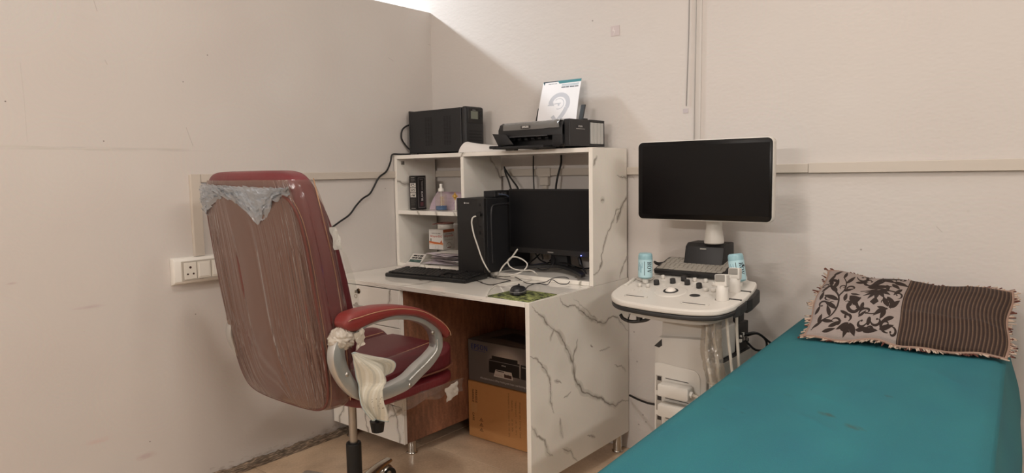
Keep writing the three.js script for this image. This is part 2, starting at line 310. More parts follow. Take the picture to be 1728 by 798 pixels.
for (let i = 0; i < 14; i++) { let x = gv(), y = gv(), a = -0.9 + (gv() - 0.5) * 1.2; const pl = [[x, y]]; const n = 3 + Math.floor(gv() * 6); for (let k = 0; k < n; k++) { a += (gv() - 0.5) * 0.9; x += 0.07 * Math.cos(a); y += 0.07 * Math.sin(a); pl.push([x, y]); } genVeins.push([pl, 0.0018 + 0.0022 * gv(), 0.35 + 0.4 * gv()]); }
const genTex = marbleCanvas(1024, 1024, 1, 1, genVeins, 8);
const lam = (map, rough = 0.22) => phys(0xffffff, rough, { map, specularIntensity: 0.9 });
const M = {};
M.marble = lam(genTex, 0.16); M.marbleTop = lam(genTex, 0.06); M.marbleSide = lam(rep(sideTex, 1 / 0.8), 0.2); M.marbleHutch = lam(rep(hutchTex, 1 / 0.8), 0.2);
M.edge = std(0xece6dc, 0.35);
M.board = std(0xffffff, 0.6, { map: dataTex(512, 512, (u, v) => { const a = tn8(u, v), b = tn96(u, v * 0.25), c = tn200(u, v); const t = 0.8 + 0.25 * (a - 0.5) + 0.18 * (b - 0.5) + 0.12 * (c - 0.5); return [166 * t, 112 * t, 84 * t]; }, true) });
M.chrome = std(0xc8c4bd, 0.22, { metalness: 1 });
M.steel = std(0xb0aba4, 0.36, { metalness: 1 });
M.black = std(0x141414, 0.42); M.blackMatte = std(0x17171a, 0.62); M.blackGloss = phys(0x08080a, 0.22);
M.white = std(0xe4e0d8, 0.42); M.whiteCable = std(0xd8d4cb, 0.5); M.blackCable = std(0x0d0d0e, 0.5);

{
  const t = thing('computer_desk', 'marble-print laminate office desk with drawers standing in the corner', 'desk', [0, 0, 0]);
  obj('desktop', metreUV(rbox(0.003, X1 - 0.0185, DH - 0.018, DH, 0.004, ZF, 0.0012, 1), 0.13, 0.29), M.marbleTop, t);
  const sp = obj('side_panel', metreUV(rbox(X1 - 0.018, X1, YB, DH, 0.004, ZF, 0.0012, 1), 0.8, 0), M.marbleSide, t);
  obj('edge_band', rbox(X1 - 0.0175, X1 - 0.0005, YB, DH - 0.001, ZF - 0.0005, ZF + 0.001, 0.0004, 1), M.edge, sp);
  obj('edge_band', rbox(0.004, X1 - 0.0185, DH - 0.0175, DH - 0.0005, ZF - 0.0005, ZF + 0.001, 0.0004, 1), metreUV && M.marble, t);
  // pedestal carcass: brown board sides
  obj('pedestal_side', metreUV(rbox(XP - 0.018, XP, YB, DH - 0.0185, 0.02, ZF - 0.0185, 0.001, 1)), M.board, t);
  obj('pedestal_side', metreUV(rbox(0.004, 0.022, YB, DH - 0.0185, 0.02, ZF - 0.0185, 0.001, 1)), M.board, t);
  obj('pedestal_bottom', metreUV(rbox(0.0225, XP - 0.0185, YB, YB + 0.018, 0.02, ZF - 0.0185, 0.001, 1)), M.board, t);
  obj('back_panel', metreUV(rbox(XP + 0.001, X1 - 0.019, 0.2, DH - 0.0185, 0.008, 0.02, 0.001, 1)), M.board, t);
  const rows = [[YB + 0.001, 0.232], [0.235, 0.568], [0.571, DH - 0.0215]];
  rows.forEach(([a, b], i) => {
    const d = obj('drawer', metreUV(rbox(0.006, XP - 0.007, a, b, ZF - 0.018, ZF, 0.0015, 1), i * 0.31 + 0.2, i * 0.17), M.marble, t);
    if (i > 0) { // clear-wrapped bow handle
      const hx = i === 2 ? 0.26 : 0.24, hy = i === 2 ? b - 0.085 : b - 0.09;
      obj('handle', [tube([[hx - 0.055, hy, ZF], [hx - 0.052, hy, ZF + 0.018], [hx, hy, ZF + 0.024], [hx + 0.052, hy, ZF + 0.018], [hx + 0.055, hy, ZF]], 0.005, 24, 8), cyl([hx - 0.055, hy, ZF], [hx - 0.055, hy, ZF + 0.004], 0.009), cyl([hx + 0.055, hy, ZF], [hx + 0.055, hy, ZF + 0.004], 0.009)], M.chrome, d);
    }
    if (i === 2) {
      const p = at(605, 491, 'z', ZF);
      const lk = obj('lock', [lathe([[0, 0.006], [0.009, 0.006], [0.011, 0.003], [0.012, 0]], [0, 0, 0], 20).applyQuaternion(rotX(Math.PI / 2)).translate(p.x, p.y, ZF)], std(0x4a3a28, 0.35, { metalness: 0.9 }), d);
      obj('key', [box(p.x - 0.001, p.x + 0.001, p.y - 0.006, p.y + 0.006, ZF + 0.006, ZF + 0.02), new THREE.TorusGeometry(0.008, 0.0012, 6, 18).translate(p.x, p.y - 0.02, ZF + 0.016)], std(0x8d7c58, 0.3, { metalness: 1 }), d);
    }
  });
  // brown edge chips at the end of the drawer unit
  obj('edge_band', rbox(XP - 0.0065, XP - 0.0005, YB, DH - 0.0195, ZF - 0.018, ZF - 0.0015, 0.0008, 1), M.edge, t);
  for (const [x, z] of [[X1 - 0.026, 0.055], [X1 - 0.026, 0.63], [0.05, 0.08], [0.05, 0.63], [XP - 0.06, 0.08], [XP - 0.06, 0.6]])
    obj('foot', lathe([[0, 0.0005], [0.024, 0.0005], [0.025, 0.004], [0.019, 0.008], [0.019, YB - 0.008], [0.026, YB - 0.004], [0.026, YB - 0.0005], [0, YB - 0.0005]], [x, 0, z], 24), M.chrome, t);
}
{
  const t = thing('desk_hutch', 'marble-print open shelf unit standing on the desk against the wall', 'shelf unit', [0.005, DH, 0.0]);
  const y0 = DH + 0.0005, T = 0.018;
  const pan = (name, x0, x1, ya, yb, za, zb, mat, ou = 0, ov = 0) => obj(name, metreUV(rbox(x0, x1, ya, yb, za, zb, 0.0012, 1), ou, ov), mat, t);
  pan('side_panel', 0.006, 0.006 + T, y0, YH, 0.0175, ZH, M.marble, 0.2, 0.65);
  pan('side_panel', X1 - T, X1, y0, YH, 0.0175, ZH, M.marbleHutch, 0.8, -0.7);
  pan('divider', 0.453, 0.453 + T, y0 + 0.019, YH - T - 0.0005, 0.0175, ZH, M.marble, 0.52, 0.62);
  pan('top_board', 0.0065 + T, X1 - T - 0.0005, YH - T, YH, 0.0175, ZH, M.marble, 0.05, 0.4);
  pan('shelf', 0.0065 + T, 0.4525, 1.008, 1.027, 0.0175, ZH, M.marble, 0.35, 0.35);
  pan('bottom_board', 0.0065 + T, X1 - T - 0.0005, y0, y0 + 0.0175, 0.004, ZH, M.marble, 0.4, 0.1);
  // white edge bands
  for (const [x0, x1, ya, yb] of [[0.0065, 0.0235, y0, YH - 0.0005], [X1 - T + 0.0005, X1 - 0.0005, y0, YH - 0.0005], [0.4535, 0.4705, y0 + 0.02, YH - T - 0.001]]) obj('edge_band', rbox(x0, x1, ya, yb, ZH - 0.0004, ZH + 0.0008, 0.0003, 1), M.edge, t);
  for (const [x0, x1, ya, yb] of [[0.025, X1 - T - 0.001, YH - T + 0.0005, YH - 0.0005], [0.025, 0.452, 1.0085, 1.0265], [0.025, X1 - T - 0.001, y0 + 0.0005, y0 + 0.017]]) obj('edge_band', metreUV(rbox(x0, x1, ya, yb, ZH - 0.0004, ZH + 0.0008, 0.0003, 1), 0.15, 0.3), M.marble, t);
  // small printed sticker inside the left panel
  const p = at(679.5, 275, 'x', 0.0243), st = new THREE.PlaneGeometry(0.022, 0.018); st.rotateY(Math.PI / 2); st.translate(0.0243, p.y, p.z);
  obj('sticker', st, std(0xffffff, 0.6, { map: canvas(64, 52, (c) => { c.fillStyle = '#8d8880'; c.fillRect(0, 0, 64, 52); const r = rng(4); for (let i = 0; i < 60; i++) { c.fillStyle = r() < 0.6 ? '#3a3632' : '#a8a298'; c.fillRect(Math.floor(r() * 8) * 8, Math.floor(r() * 6) * 8, 7, 7); } }) }), t);
}
// ================================================================ white cable trunking on the walls
M.trunk = std(0xc6bcb0, 0.45);
function trunk(label, ga, lidA, base) { const t = thing('cable_trunking', label, 'trunking', base); obj('channel', ga, M.trunk, t); obj('lid', lidA, M.trunk, t); return t; }
const YT1 = 1.187, YT2 = 1.2158, zt = at(338, 300, 'x', 0.01).z - 0.0005;
trunk('cream plastic cable trunking running along the partition wall', rbox(0, 0.012, YT1, YT2, 0.013, zt, 0.001, 1), rbox(0.0095, 0.0155, YT1 - 0.0015, YT2 + 0.0015, 0.0165, zt, 0.002, 2), [0, YT1, 0.65]);
{
  const jx = at(1366, 280, 'z', 0).x, sag = (g, x0) => g;
  trunk('cream plastic cable trunking running along the long wall behind the hutch', rbox(0.013, jx, YT1, YT2, 0, 0.012, 0.001, 1), rbox(0.0165, jx - 0.001, YT1 - 0.0015, YT2 + 0.0015, 0.0095, 0.0155, 0.002, 2), [0.8, YT1, 0]);
  trunk('cream plastic cable trunking on the wall above the pillow', rbox(jx, X_END, YT1 - 0.001, YT2 + 0.0025, 0, 0.012, 0.001, 1), rbox(jx + 0.001, X_END, YT1 - 0.003, YT2 + 0.004, 0.0095, 0.0165, 0.002, 2), [3, YT1, 0]);
  const ty = at(920, 290, 'z', 0.01);
  const t = thing('trunking_tee', 'cream plastic tee joint of trunking behind the computer screen', 'trunking', [ty.x, YT1 - 0.05, 0]);
  obj('cover', rbox(ty.x - 0.035, ty.x + 0.035, YT1 - 0.006, YT2 + 0.006, 0.0175, 0.0215, 0.002), M.trunk, t);
  obj('collar', rbox(ty.x - 0.026, ty.x + 0.022, YT1 - 0.045, YT1 - 0.0065, 0.001, 0.0215, 0.003), M.trunk, t);
  obj('channel', rbox(ty.x - 0.015, ty.x + 0.011, 0.80, YT1 - 0.0455, 0.001, 0.0155, 0.001), M.trunk, t);
}
{
  const a = at(320, 300, 'x', 0.01), b = at(338, 300, 'x', 0.01), z0 = b.z, z1 = a.z;
  trunk('short vertical cream trunking dropping to the wall socket', rbox(0, 0.012, 0.905, YT2 - 0.001, z0, z1, 0.001, 1), rbox(0.0095, 0.0155, 0.905, YT2 + 0.0015, z0 + 0.001, z1 - 0.001, 0.002, 2), [0, 0.905, z0]);
}
// ================================================================ things on and in the hutch
// a printed face lying on a surface; n: direction it faces
function print(name, parent, c, w, h, n, tex, rough = 0.5, spin = 0) {
  const g = new THREE.PlaneGeometry(w, h); if (spin) g.rotateZ(spin);
  if (n === 'x') g.rotateY(Math.PI / 2); if (n === 'y') g.rotateX(-Math.PI / 2); if (n === '-z') g.rotateY(Math.PI);
  g.translate(c[0], c[1], c[2]);
  return obj(name, g, std(0xffffff, rough, { map: tex, polygonOffset: true, polygonOffsetFactor: -1 }), parent);
}
M.ups = std(0x1b1b1d, 0.5, { bumpMap: rep(fineBump, 6), bumpScale: 0.0003 });
{ // battery back-up unit
  const x0 = 0.035, x1 = 0.418, y0 = YH + 0.009, y1 = 1.512, z0 = 0.075, z1 = 0.202;
  const t = thing('battery_backup_unit', 'black tower battery backup unit with small display on top of hutch', 'power backup', [0.22, YH, 0.14]);
  obj('case', rbox(x0 + 0.006, x1 - 0.03, y0, y1 - 0.004, z0, z1, 0.004, 2), M.ups, t);
  // front cowl, a little taller with rounded edges
  obj('front_cowl', rbox(x1 - 0.0295, x1, y0 - 0.002, y1, z0 - 0.001, z1 + 0.001, 0.012, 4), M.ups, t);
  obj('rear_frame', rbox(x0, x0 + 0.006, y0 - 0.001, y1, z0 - 0.001, z1 + 0.001, 0.002, 1), M.black, t);
  for (const vx of [x0 + 0.115, x0 + 0.24]) { const slots = []; for (let i = 0; i < 22; i++) for (let k = 0; k < 3; k++) slots.push(box(vx + k * 0.017, vx + k * 0.017 + 0.012, y0 + 0.035 + i * 0.0062, y0 + 0.035 + i * 0.0062 + 0.003, z1 - 0.0005, z1 + 0.0007)); const v = obj('vent', slots, std(0x0a0a0b, 0.7), t); v.userData.kind = 'stuff'; }
  const dp = obj('display_panel', rbox(x1 - 0.001, x1 + 0.002, y1 - 0.078, y1 - 0.012, z0 + 0.012, z1 - 0.014, 0.004, 2), M.blackGloss, t);
  obj('screen', rbox(x1 + 0.0015, x1 + 0.003, y1 - 0.058, y1 - 0.022, z0 + 0.045, z1 - 0.034, 0.001, 1), phys(0x6f7468, 0.25), dp);
  print('lettering', dp, [x1 + 0.0024, y1 - 0.017, z0 + 0.072], 0.03, 0.005, 'x', canvas(128, 22, (c) => { c.fillStyle = '#0a0a0b'; c.fillRect(0, 0, 128, 22); c.fillStyle = '#b0b0b0'; for (const [a, b] of [[20, 14], [38, 10], [52, 16], [72, 12], [88, 18]]) c.fillRect(a, 6, b, 10); }));
  for (let i = 0; i < 3; i++) obj('button', cyl([x1 + 0.0015, y1 - 0.026 - i * 0.013, z0 + 0.027], [x1 + 0.0038, y1 - 0.026 - i * 0.013, z0 + 0.027], 0.004, 0.004, 14), std(0x2a2a2c, 0.4), dp);
  obj('lower_grille', [0, 1, 2, 3, 4, 5].map((i) => box(x1 - 0.0005, x1 + 0.0012, y0 + 0.02 + i * 0.014, y0 + 0.026 + i * 0.014, z0 + 0.02, z1 - 0.02)), std(0x101011, 0.6), t);
  for (const fx of [x0 + 0.03, x1 - 0.05]) for (const fz of [z0 + 0.02, z1 - 0.02]) obj('foot', cyl([fx, YH + 0.0003, fz], [fx, y0 + 0.001, fz], 0.009), M.black, t);
  // the socket face at the back with a white plug
  const pl = at(684, 222, 'x', 0.03);
  obj('plug', [rbox(0.006, 0.034, pl.y - 0.02, pl.y + 0.02, 0.10, 0.138, 0.006, 3)], M.white, t);
  obj('power_cord', cord([[0.024, pl.y + 0.012, 0.145], [0.016, pl.y + 0.034, 0.175], [0.011, pl.y + 0.012, 0.222], [0.011, pl.y - 0.03, 0.232], [0.014, pl.y - 0.07, 0.205], [0.024, pl.y - 0.09, 0.185], [0.034, pl.y - 0.092, 0.17]], 0.0042, 48), M.blackCable, t);
}
{ // mains lead that hangs from the hutch top along the partition and runs down behind the chair
  
  const q = (px, py, x = 0.018) => at(px, py, 'x', x);
  const pts = [V(0.05, YH + 0.005, 0.216), V(0.03, YH + 0.0052, 0.262), V(0.012, YH + 0.004, 0.296), V(0.012, YH - 0.03, 0.308), q(652, 289, 0.021), q(640, 299, 0.021), q(630, 317, 0.019), q(624, 327), q(612, 335), q(601, 347), q(590, 362), q(572, 375), q(555, 388), q(540, 401), q(520, 418), q(480, 446, 0.03), q(450, 458, 0.047), V(0.05, 0.862, 1.18)];
  single('power_lead', 'black power lead hanging down the partition wall behind the chair', 'cable', pts[9], cord(pts, 0.0042, 140), M.blackCable);
}
{ // ink tank printer
  const x0 = 0.72, x1 = 1.046, y0 = YH + 0.008, y1 = 1.408, z0 = 0.085, z1 = 0.33;
  const dark = std(0x18181a, 0.42), t = thing('inkjet_printer', 'black inkjet printer with side ink tanks on top of hutch', 'printer', [0.9, YH, 0.2]);
  const prof = [[z0, y0], [z1 - 0.004, y0], [z1, y0 + 0.006], [z1, y1 - 0.03], [z1 - 0.012, y1 - 0.008], [z1 - 0.03, y1], [z0 + 0.02, y1 + 0.004], [z0, y1 - 0.01]];
  // body in pieces so that the output slot is a real recess
  const sx0 = x0 + 0.012, sx1 = x1 - 0.05, sy0 = y0 + 0.02, sy1 = y0 + 0.045;
  obj('body', [prism(prof.map(([a, b]) => [Math.min(a, z1 - 0.05), b]).filter((p, i, A) => i === 0 || p[0] !== A[i - 1][0] || p[1] !== A[i - 1][1]), 'x', x0, x1, 0.002),
    prism([[z1 - 0.052, sy1], [z1, sy1], [z1, y1 - 0.03], [z1 - 0.012, y1 - 0.008], [z1 - 0.03, y1], [z1 - 0.052, y1 + 0.0005]], 'x', x0, x1, 0.002),
    rbox(x0, sx0, y0, sy1 + 0.002, z1 - 0.053, z1, 0.003), prism([[sx1, y0], [x1 - 0.012, y0], [x1, y0 + 0.01], [x1, y1 - 0.02], [sx1, sy1 + 0.001]].map(([a, b]) => [a, b]), 'z', z1 - 0.053, z1 - 0.001, 0.003)], dark, t);
  const tray = obj('output_tray', [rbox(x0 + 0.004, x1 - 0.06, y0 - 0.004, y0 + 0.006, z1 - 0.05, z1 + 0.045, 0.002), rbox(x0 - 0.012, x0 + 0.02, y0 - 0.002, y0 + 0.010, z1 - 0.02, z1 + 0.048, 0.003)], std(0x131315, 0.5), t);
  const flap = prism([[x0 - 0.02, y0 + 0.062], [x0 + 0.055, y0 + 0.055], [x0 + 0.092, y0 + 0.014], [x0 + 0.012, y0 + 0.010]], 'z', z1 + 0.012, z1 + 0.016, 0.0008); obj('tray_flap', flap, std(0x1c1c1e, 0.45), tray);
  obj('slot_rollers', [0, 1, 2, 3, 4, 5].map((i) => cyl([x0 + 0.05 + i * 0.035, sy1 - 0.008, z1 - 0.03], [x0 + 0.066 + i * 0.035, sy1 - 0.008, z1 - 0.03], 0.007, 0.007, 12)), std(0x2b2b2d, 0.4), t);
  obj('slot_lip', [rbox(x0 + 0.06, sx1 - 0.02, sy1 - 0.003, sy1 + 0.002, z1 - 0.002, z1 + 0.004, 0.0015)], std(0x3a3a3c, 0.3), t);
  // grey protective film strip with the maker's lettering
  const film = obj('film_strip', sheet(60, 6, (u, v) => { const x = lerp(x0 + 0.028, x1 - 0.012, u), w = 0.0012 * N1(u * 30, v * 4 + 2) * smooth(u, 0.6, 1) * 3; const s = v * 0.062; const y = s < 0.03 ? y1 - 0.032 + s - 0.002 : y1 - 0.004 + 0.004 * Math.min(1, (s - 0.03) / 0.02); const z = s < 0.03 ? z1 + 0.0018 - smooth(s, 0.018, 0.03) * 0.008 : z1 - 0.009 - (s - 0.03) * 0.9; return V(x, y + w + 0.0015, z + w); }, 0.0006), phys(0xb9b6b2, 0.2, { transmission: 0.72, side: THREE.DoubleSide }), t);
  print('lettering', t, [x0 + 0.148, y1 - 0.022, z1 + 0.0044], 0.048, 0.011, 'z', canvas(256, 58, (c) => { c.fillStyle = '#3c3a39'; c.fillRect(0, 0, 256, 58); c.fillStyle = '#e4e0da'; c.font = 'bold 56px sans-serif'; c.textAlign = 'center'; c.fillText('EPSON', 128, 49); }));
  // ink tank unit on the side
  const tx0 = x1 + 0.0005, tx1 = 1.074, tz0 = 0.062, tz1 = 0.318, ty1 = 1.409, zc = 0.172;
  const tank = obj('tank_housing', [rbox(tx0, tx1, y0, ty1, zc, tz1, 0.003), rbox(tx0, tx1, y0, y0 + 0.008, tz0, zc, 0.001), rbox(tx0, tx1, ty1 - 0.007, ty1 + 0.002, tz0, zc, 0.002), rbox(tx0, tx1, y0, ty1, tz0, tz0 + 0.007, 0.002), rbox(tx0, tx0 + 0.004, y0, ty1, tz0, zc, 0.001), rbox(tx0 + 0.004, tx1 - 0.004, ty1, ty1 + 0.006, zc + 0.01, zc + 0.035, 0.002)], dark, t);
  print('lettering', tank, [tx1 + 0.0004, ty1 - 0.028, lerp(zc, tz1, 0.5)], 0.045, 0.010, 'x', canvas(256, 58, (c) => { c.fillStyle = '#19191b'; c.fillRect(0, 0, 256, 58); c.fillStyle = '#d8d6d2'; c.font = 'bold 52px sans-serif'; c.textAlign = 'center'; c.fillText('EPSON', 128, 46); }));
  obj('stripe', box(tx1 - 0.0002, tx1 + 0.0006, ty1 - 0.0385, ty1 - 0.0375 + 0.0008, zc + 0.04, tz1 - 0.045), std(0xb9b7b3, 0.4), tank);
  const cols = [0x8d9290, 0xa58f88, 0x8f8b8a, 0x8a9092];
  for (let i = 0; i < 4; i++) {
    const a = lerp(tz0 + 0.009, zc - 0.002, i / 4), b = lerp(tz0 + 0.009, zc - 0.002, (i + 1) / 4) - 0.0025;
    const w = obj('ink_tank', rbox(tx0 + 0.006, tx1 + 0.001, y0 + 0.01, ty1 - 0.009, a, b, 0.002), phys(0xd9d8d4, 0.35, { transmission: 0.35, thickness: 0 }), t);
    obj('ink', rbox(tx0 + 0.008, tx1 - 0.001, y0 + 0.012, lerp(y0, ty1, 0.55), a + 0.002, b - 0.002, 0.001), std(cols[i], 0.4), w);
  }
  for (const fx of [x0 + 0.04, x1 - 0.04]) for (const fz of [z0 + 0.03, 0.262]) obj('foot', cyl([fx, YH + 0.0003, fz], [fx, y0 + 0.001, fz], 0.009), M.black, t);
  // rear paper support with two arms
  const pl = at(908, 206, 'z', 0.12), pr = at(973, 203, 'z', 0.12), lean = (s) => -0.34 * s;
  [-1, 1].map((s) => obj('paper_support', ((s) => { const x = s < 0 ? pl.x - 0.014 : pr.x + 0.012; const g = rbox(x - 0.011, x + 0.011, -0.02, 0.085, -0.003, 0.003, 0.002); g.applyQuaternion(rotX(-0.33)); g.translate(s > 0 ? 0 : 0, y1 - 0.006, 0.112); return g; })(s), M.black, t));
  // letterhead sheets standing in the feeder
  const tex = canvas(512, 724, (c) => {
    c.fillStyle = '#e9e8ea'; c.fillRect(0, 0, 512, 724);
    c.fillStyle = '#3d7f86'; c.beginPath(); c.moveTo(0, 0); c.lineTo(512, 0); c.lineTo(512, 34); c.lineTo(225, 40); c.lineTo(205, 12); c.lineTo(26, 14); c.lineTo(20, 46); c.lineTo(0, 10); c.fill();
    c.fillStyle = '#2f3a44'; c.beginPath(); c.moveTo(0, 0); c.lineTo(24, 46); c.lineTo(28, 14); c.lineTo(200, 10); c.lineTo(200, 0); c.fill();
    c.fillStyle = '#7c8388'; for (const [a, b] of [[78, 40], [122, 30], [156, 38]]) c.fillRect(a, 32, b, 8);
    c.fillStyle = '#9bb0bc'; for (let i = 0; i < 2; i++) c.fillRect(262, 52 + i * 14, 225, 8);
    c.fillStyle = '#4a5058'; for (const [a, b] of [[262, 56], [322, 40], [372, 62], [438, 48]]) c.fillRect(a, 84, b, 13);
    c.strokeStyle = '#bfc1c8'; c.lineCap = 'butt'; c.lineWidth = 54; // big pale emblem
    c.beginPath(); c.arc(266, 300, 116, Math.PI * 1.02, Math.PI * 2.14); c.stroke();
    c.fillStyle = '#bfc1c8'; c.beginPath(); c.moveTo(112, 320); c.lineTo(170, 250); c.lineTo(205, 322); c.fill();
    c.lineWidth = 52; c.beginPath(); c.moveTo(368, 350); c.quadraticCurveTo(345, 430, 262, 520); c.stroke();
    c.lineWidth = 46; c.beginPath(); c.moveTo(268, 545); c.lineTo(196, 452); c.stroke();
    c.lineWidth = 9; c.beginPath(); c.arc(262, 300, 66, -2.4, 1.9); c.stroke(); c.lineWidth = 11; c.beginPath(); c.moveTo(200, 300); c.lineTo(290, 292); c.stroke();
    c.beginPath(); c.fillStyle = '#bfc1c8'; c.arc(262, 312, 14, 0, 7); c.fill();
    c.lineWidth = 8; c.beginPath(); c.arc(268, 560, 34, 3.1, 6.2); c.stroke();
  });
  const ptl = at(917.5, 139, 'z', 0.045), ptr = at(981.5, 132, 'z', 0.045), pbl = at(906, 206, 'z', 0.115), pbr = at(972, 203, 'z', 0.115);
  const P = sheet(8, 24, (u, v) => { const a = pbl.clone().lerp(pbr, u), b = ptl.clone().lerp(ptr, u); const vv = -0.02 + 1.02 * v; const p = a.lerp(b, vv); p.z -= 0.012 * Math.max(0, vv) * Math.max(0, vv) - 0.012 * Math.max(0, vv); return p; }, 0.0012, (u, v) => [u, 0.27 + 0.73 * v]);
  single('letterhead_paper', 'white letterhead sheets with grey emblem standing in the printer feeder', 'paper', [0.93, y1, 0.11], P, std(0xffffff, 0.7, { map: tex, side: THREE.DoubleSide }));
}
{ // curled sheet between the two
  const f = (u, v) => { const x = 0.432 + 0.262 * u + 0.006 * Math.sin(v * 3), h = lerp(0.062, 0.024, Math.pow(u, 0.75)), w = lerp(0.105, 0.085, u), a = v * Math.PI * lerp(0.86, 0.98, u); return V(x + (1 - u) * 0.02 * Math.sin(a), YH + 0.0012 + h * Math.sin(a) * (0.75 + 0.25 * Math.cos(a)), 0.272 - (1 - Math.cos(a)) / 2 * w - 0.02 * u); };
  single('curled_paper', 'plain white sheet curled up between backup unit and printer', 'paper', [0.55, YH, 0.23], sheet(40, 30, f, 0.0007), std(0xdedad6, 0.75, { side: THREE.DoubleSide }));
}
// ---------------------------------------------------------------- upper shelf
const SH = 1.0272;
{
  const a = at(692, 345, 'z', 0.228), w = at(704, 345, 'z', 0.228).x - a.x, z1 = 0.228, z0 = z1 - 0.062, x0 = a.x, x1 = x0 + w, h = 0.168;
  const t = thing('toner_box', 'tall black carton with white pictograms on the upper shelf', 'box', [x0, SH, z0]);
  obj('carton', rbox(x0, x1, SH + 0.0005, SH + h, z0, z1, 0.001, 1), std(0x121011, 0.4), t);
  print('front_print', t, [(x0 + x1) / 2, SH + h / 2, z1 + 0.0005], w - 0.002, h - 0.003, 'z', canvas(96, 448, (c) => {
    c.fillStyle = '#141213'; c.fillRect(0, 0, 96, 448); const r = rng(9);
    c.fillStyle = '#9a948e'; c.fillRect(22, 20, 52, 7); c.fillStyle = '#6e6964'; for (let i = 0; i < 4; i++) c.fillRect(20, 40 + i * 10, 30 + r() * 18, 4); c.beginPath(); c.arc(66, 52, 9, 0, 7); c.fill();
    for (let k = 0; k < 3; k++) { const y = 94 + k * 66; c.fillStyle = '#c9c4bd'; c.fillRect(10, y, 78, 58); c.fillStyle = '#22201f'; c.lineWidth = 5; c.strokeStyle = '#22201f'; if (k === 0) { c.fillRect(22, y + 8, 10, 34); c.fillRect(40, y + 10, 26, 12); c.beginPath(); c.moveTo(36, y + 48); c.lineTo(82, y + 34); c.stroke(); } if (k === 1) { c.beginPath(); c.ellipse(48, y + 30, 26, 12, 0.4, 0, 7); c.stroke(); c.beginPath(); c.moveTo(18, y + 46); c.lineTo(74, y + 12); c.stroke(); } if (k === 2) { c.beginPath(); c.moveTo(14, y + 46); c.lineTo(50, y + 20); c.lineTo(44, y + 40); c.lineTo(82, y + 14); c.stroke(); c.fillRect(50, y + 32, 24, 12); } }
    c.fillStyle = '#55504c'; for (let i = 0; i < 9; i++) c.fillRect(14, 308 + i * 11, 40 + r() * 28, 3); c.fillStyle = '#a39d97'; c.fillRect(18, 428, 60, 8);
  }), 0.4);
  print('side_print', t, [x1 + 0.0005, SH + h / 2, (z0 + z1) / 2], z1 - z0 - 0.003, h - 0.003, 'x', canvas(160, 448, (c) => {
    c.fillStyle = '#100e0f'; c.fillRect(0, 0, 160, 448); c.strokeStyle = '#8f8a86'; c.lineWidth = 5; c.strokeRect(20, 26, 120, 396);
    c.save(); c.translate(96, 336); c.rotate(-Math.PI / 2); c.fillStyle = '#d2cdc8'; c.font = 'bold 44px sans-serif'; c.fillText('BLACK', 0, 8); c.fillStyle = '#7d7874'; for (let i = 0; i < 7; i++) c.fillRect(148 + i * 17, -16, 12, 22); c.restore();
    c.fillStyle = '#6d6864'; c.fillRect(50, 42, 60, 7); c.beginPath(); c.arc(104, 72, 8, 0, 7); c.fill(); c.fillStyle = '#5a2f33'; c.fillRect(52, 350, 56, 50);
  }), 0.4);
}
{ // spray bottle of sanitiser
  const p = at(745, 352, 'z', 0.2), x = p.x, z = 0.2, t = thing('spray_bottle', 'clear plastic spray bottle holding a little blue liquid on upper shelf', 'bottle', [x, SH, z]);
  const sc = (a, b) => [[0, 0.0005], [a * 0.9, 0.0005], [a, 0.004], [a, b], [a * 0.92, b + 0.008], [0.013, b + 0.016], [0.0105, b + 0.02], [0.0105, b + 0.026]];
  obj('bottle_wall', lathe(sc(0.0285, 0.068), [x, SH, z], 36), phys(0xf4f2ee, 0.06, { transmission: 0.94, thickness: 0, side: THREE.DoubleSide }), t);
  obj('blue_liquid', lathe([[0, 0.002], [0.0265, 0.002], [0.0272, 0.004], [0.0272, 0.022], [0, 0.022]], [x, SH, z], 36), phys(0x0f5f9c, 0.1, { transmission: 0.25, thickness: 0 }), t);
  obj('dip_tube', cyl([x, SH + 0.004, z], [x, SH + 0.092, z], 0.0022, 0.0022, 8), std(0xdad8d2, 0.4), t);
  obj('collar', lathe([[0, 0.09], [0.0125, 0.09], [0.0135, 0.092], [0.0135, 0.103], [0.0118, 0.106], [0.007, 0.107], [0.007, 0.125], [0.006, 0.127], [0, 0.127]], [x, SH, z], 28), M.white, t);
  // gold lettering on the clear wall
  const g = new THREE.CylinderGeometry(0.0288, 0.0288, 0.045, 20, 1, true, 0.55, 0.9); g.translate(x, SH + 0.046, z);
  obj('lettering', g, phys(0xffffff, 0.5, { map: canvas(128, 192, (c) => { c.clearRect(0, 0, 128, 192); c.fillStyle = '#b79a62'; const r = rng(6); for (let i = 0; i < 6; i++) { let a = 12; while (a < 100) { const b = 8 + r() * 18; c.fillRect(a, 12 + i * 30, b, 14); a += b + 6; } } }), transparent: true, side: THREE.DoubleSide }), t);
}
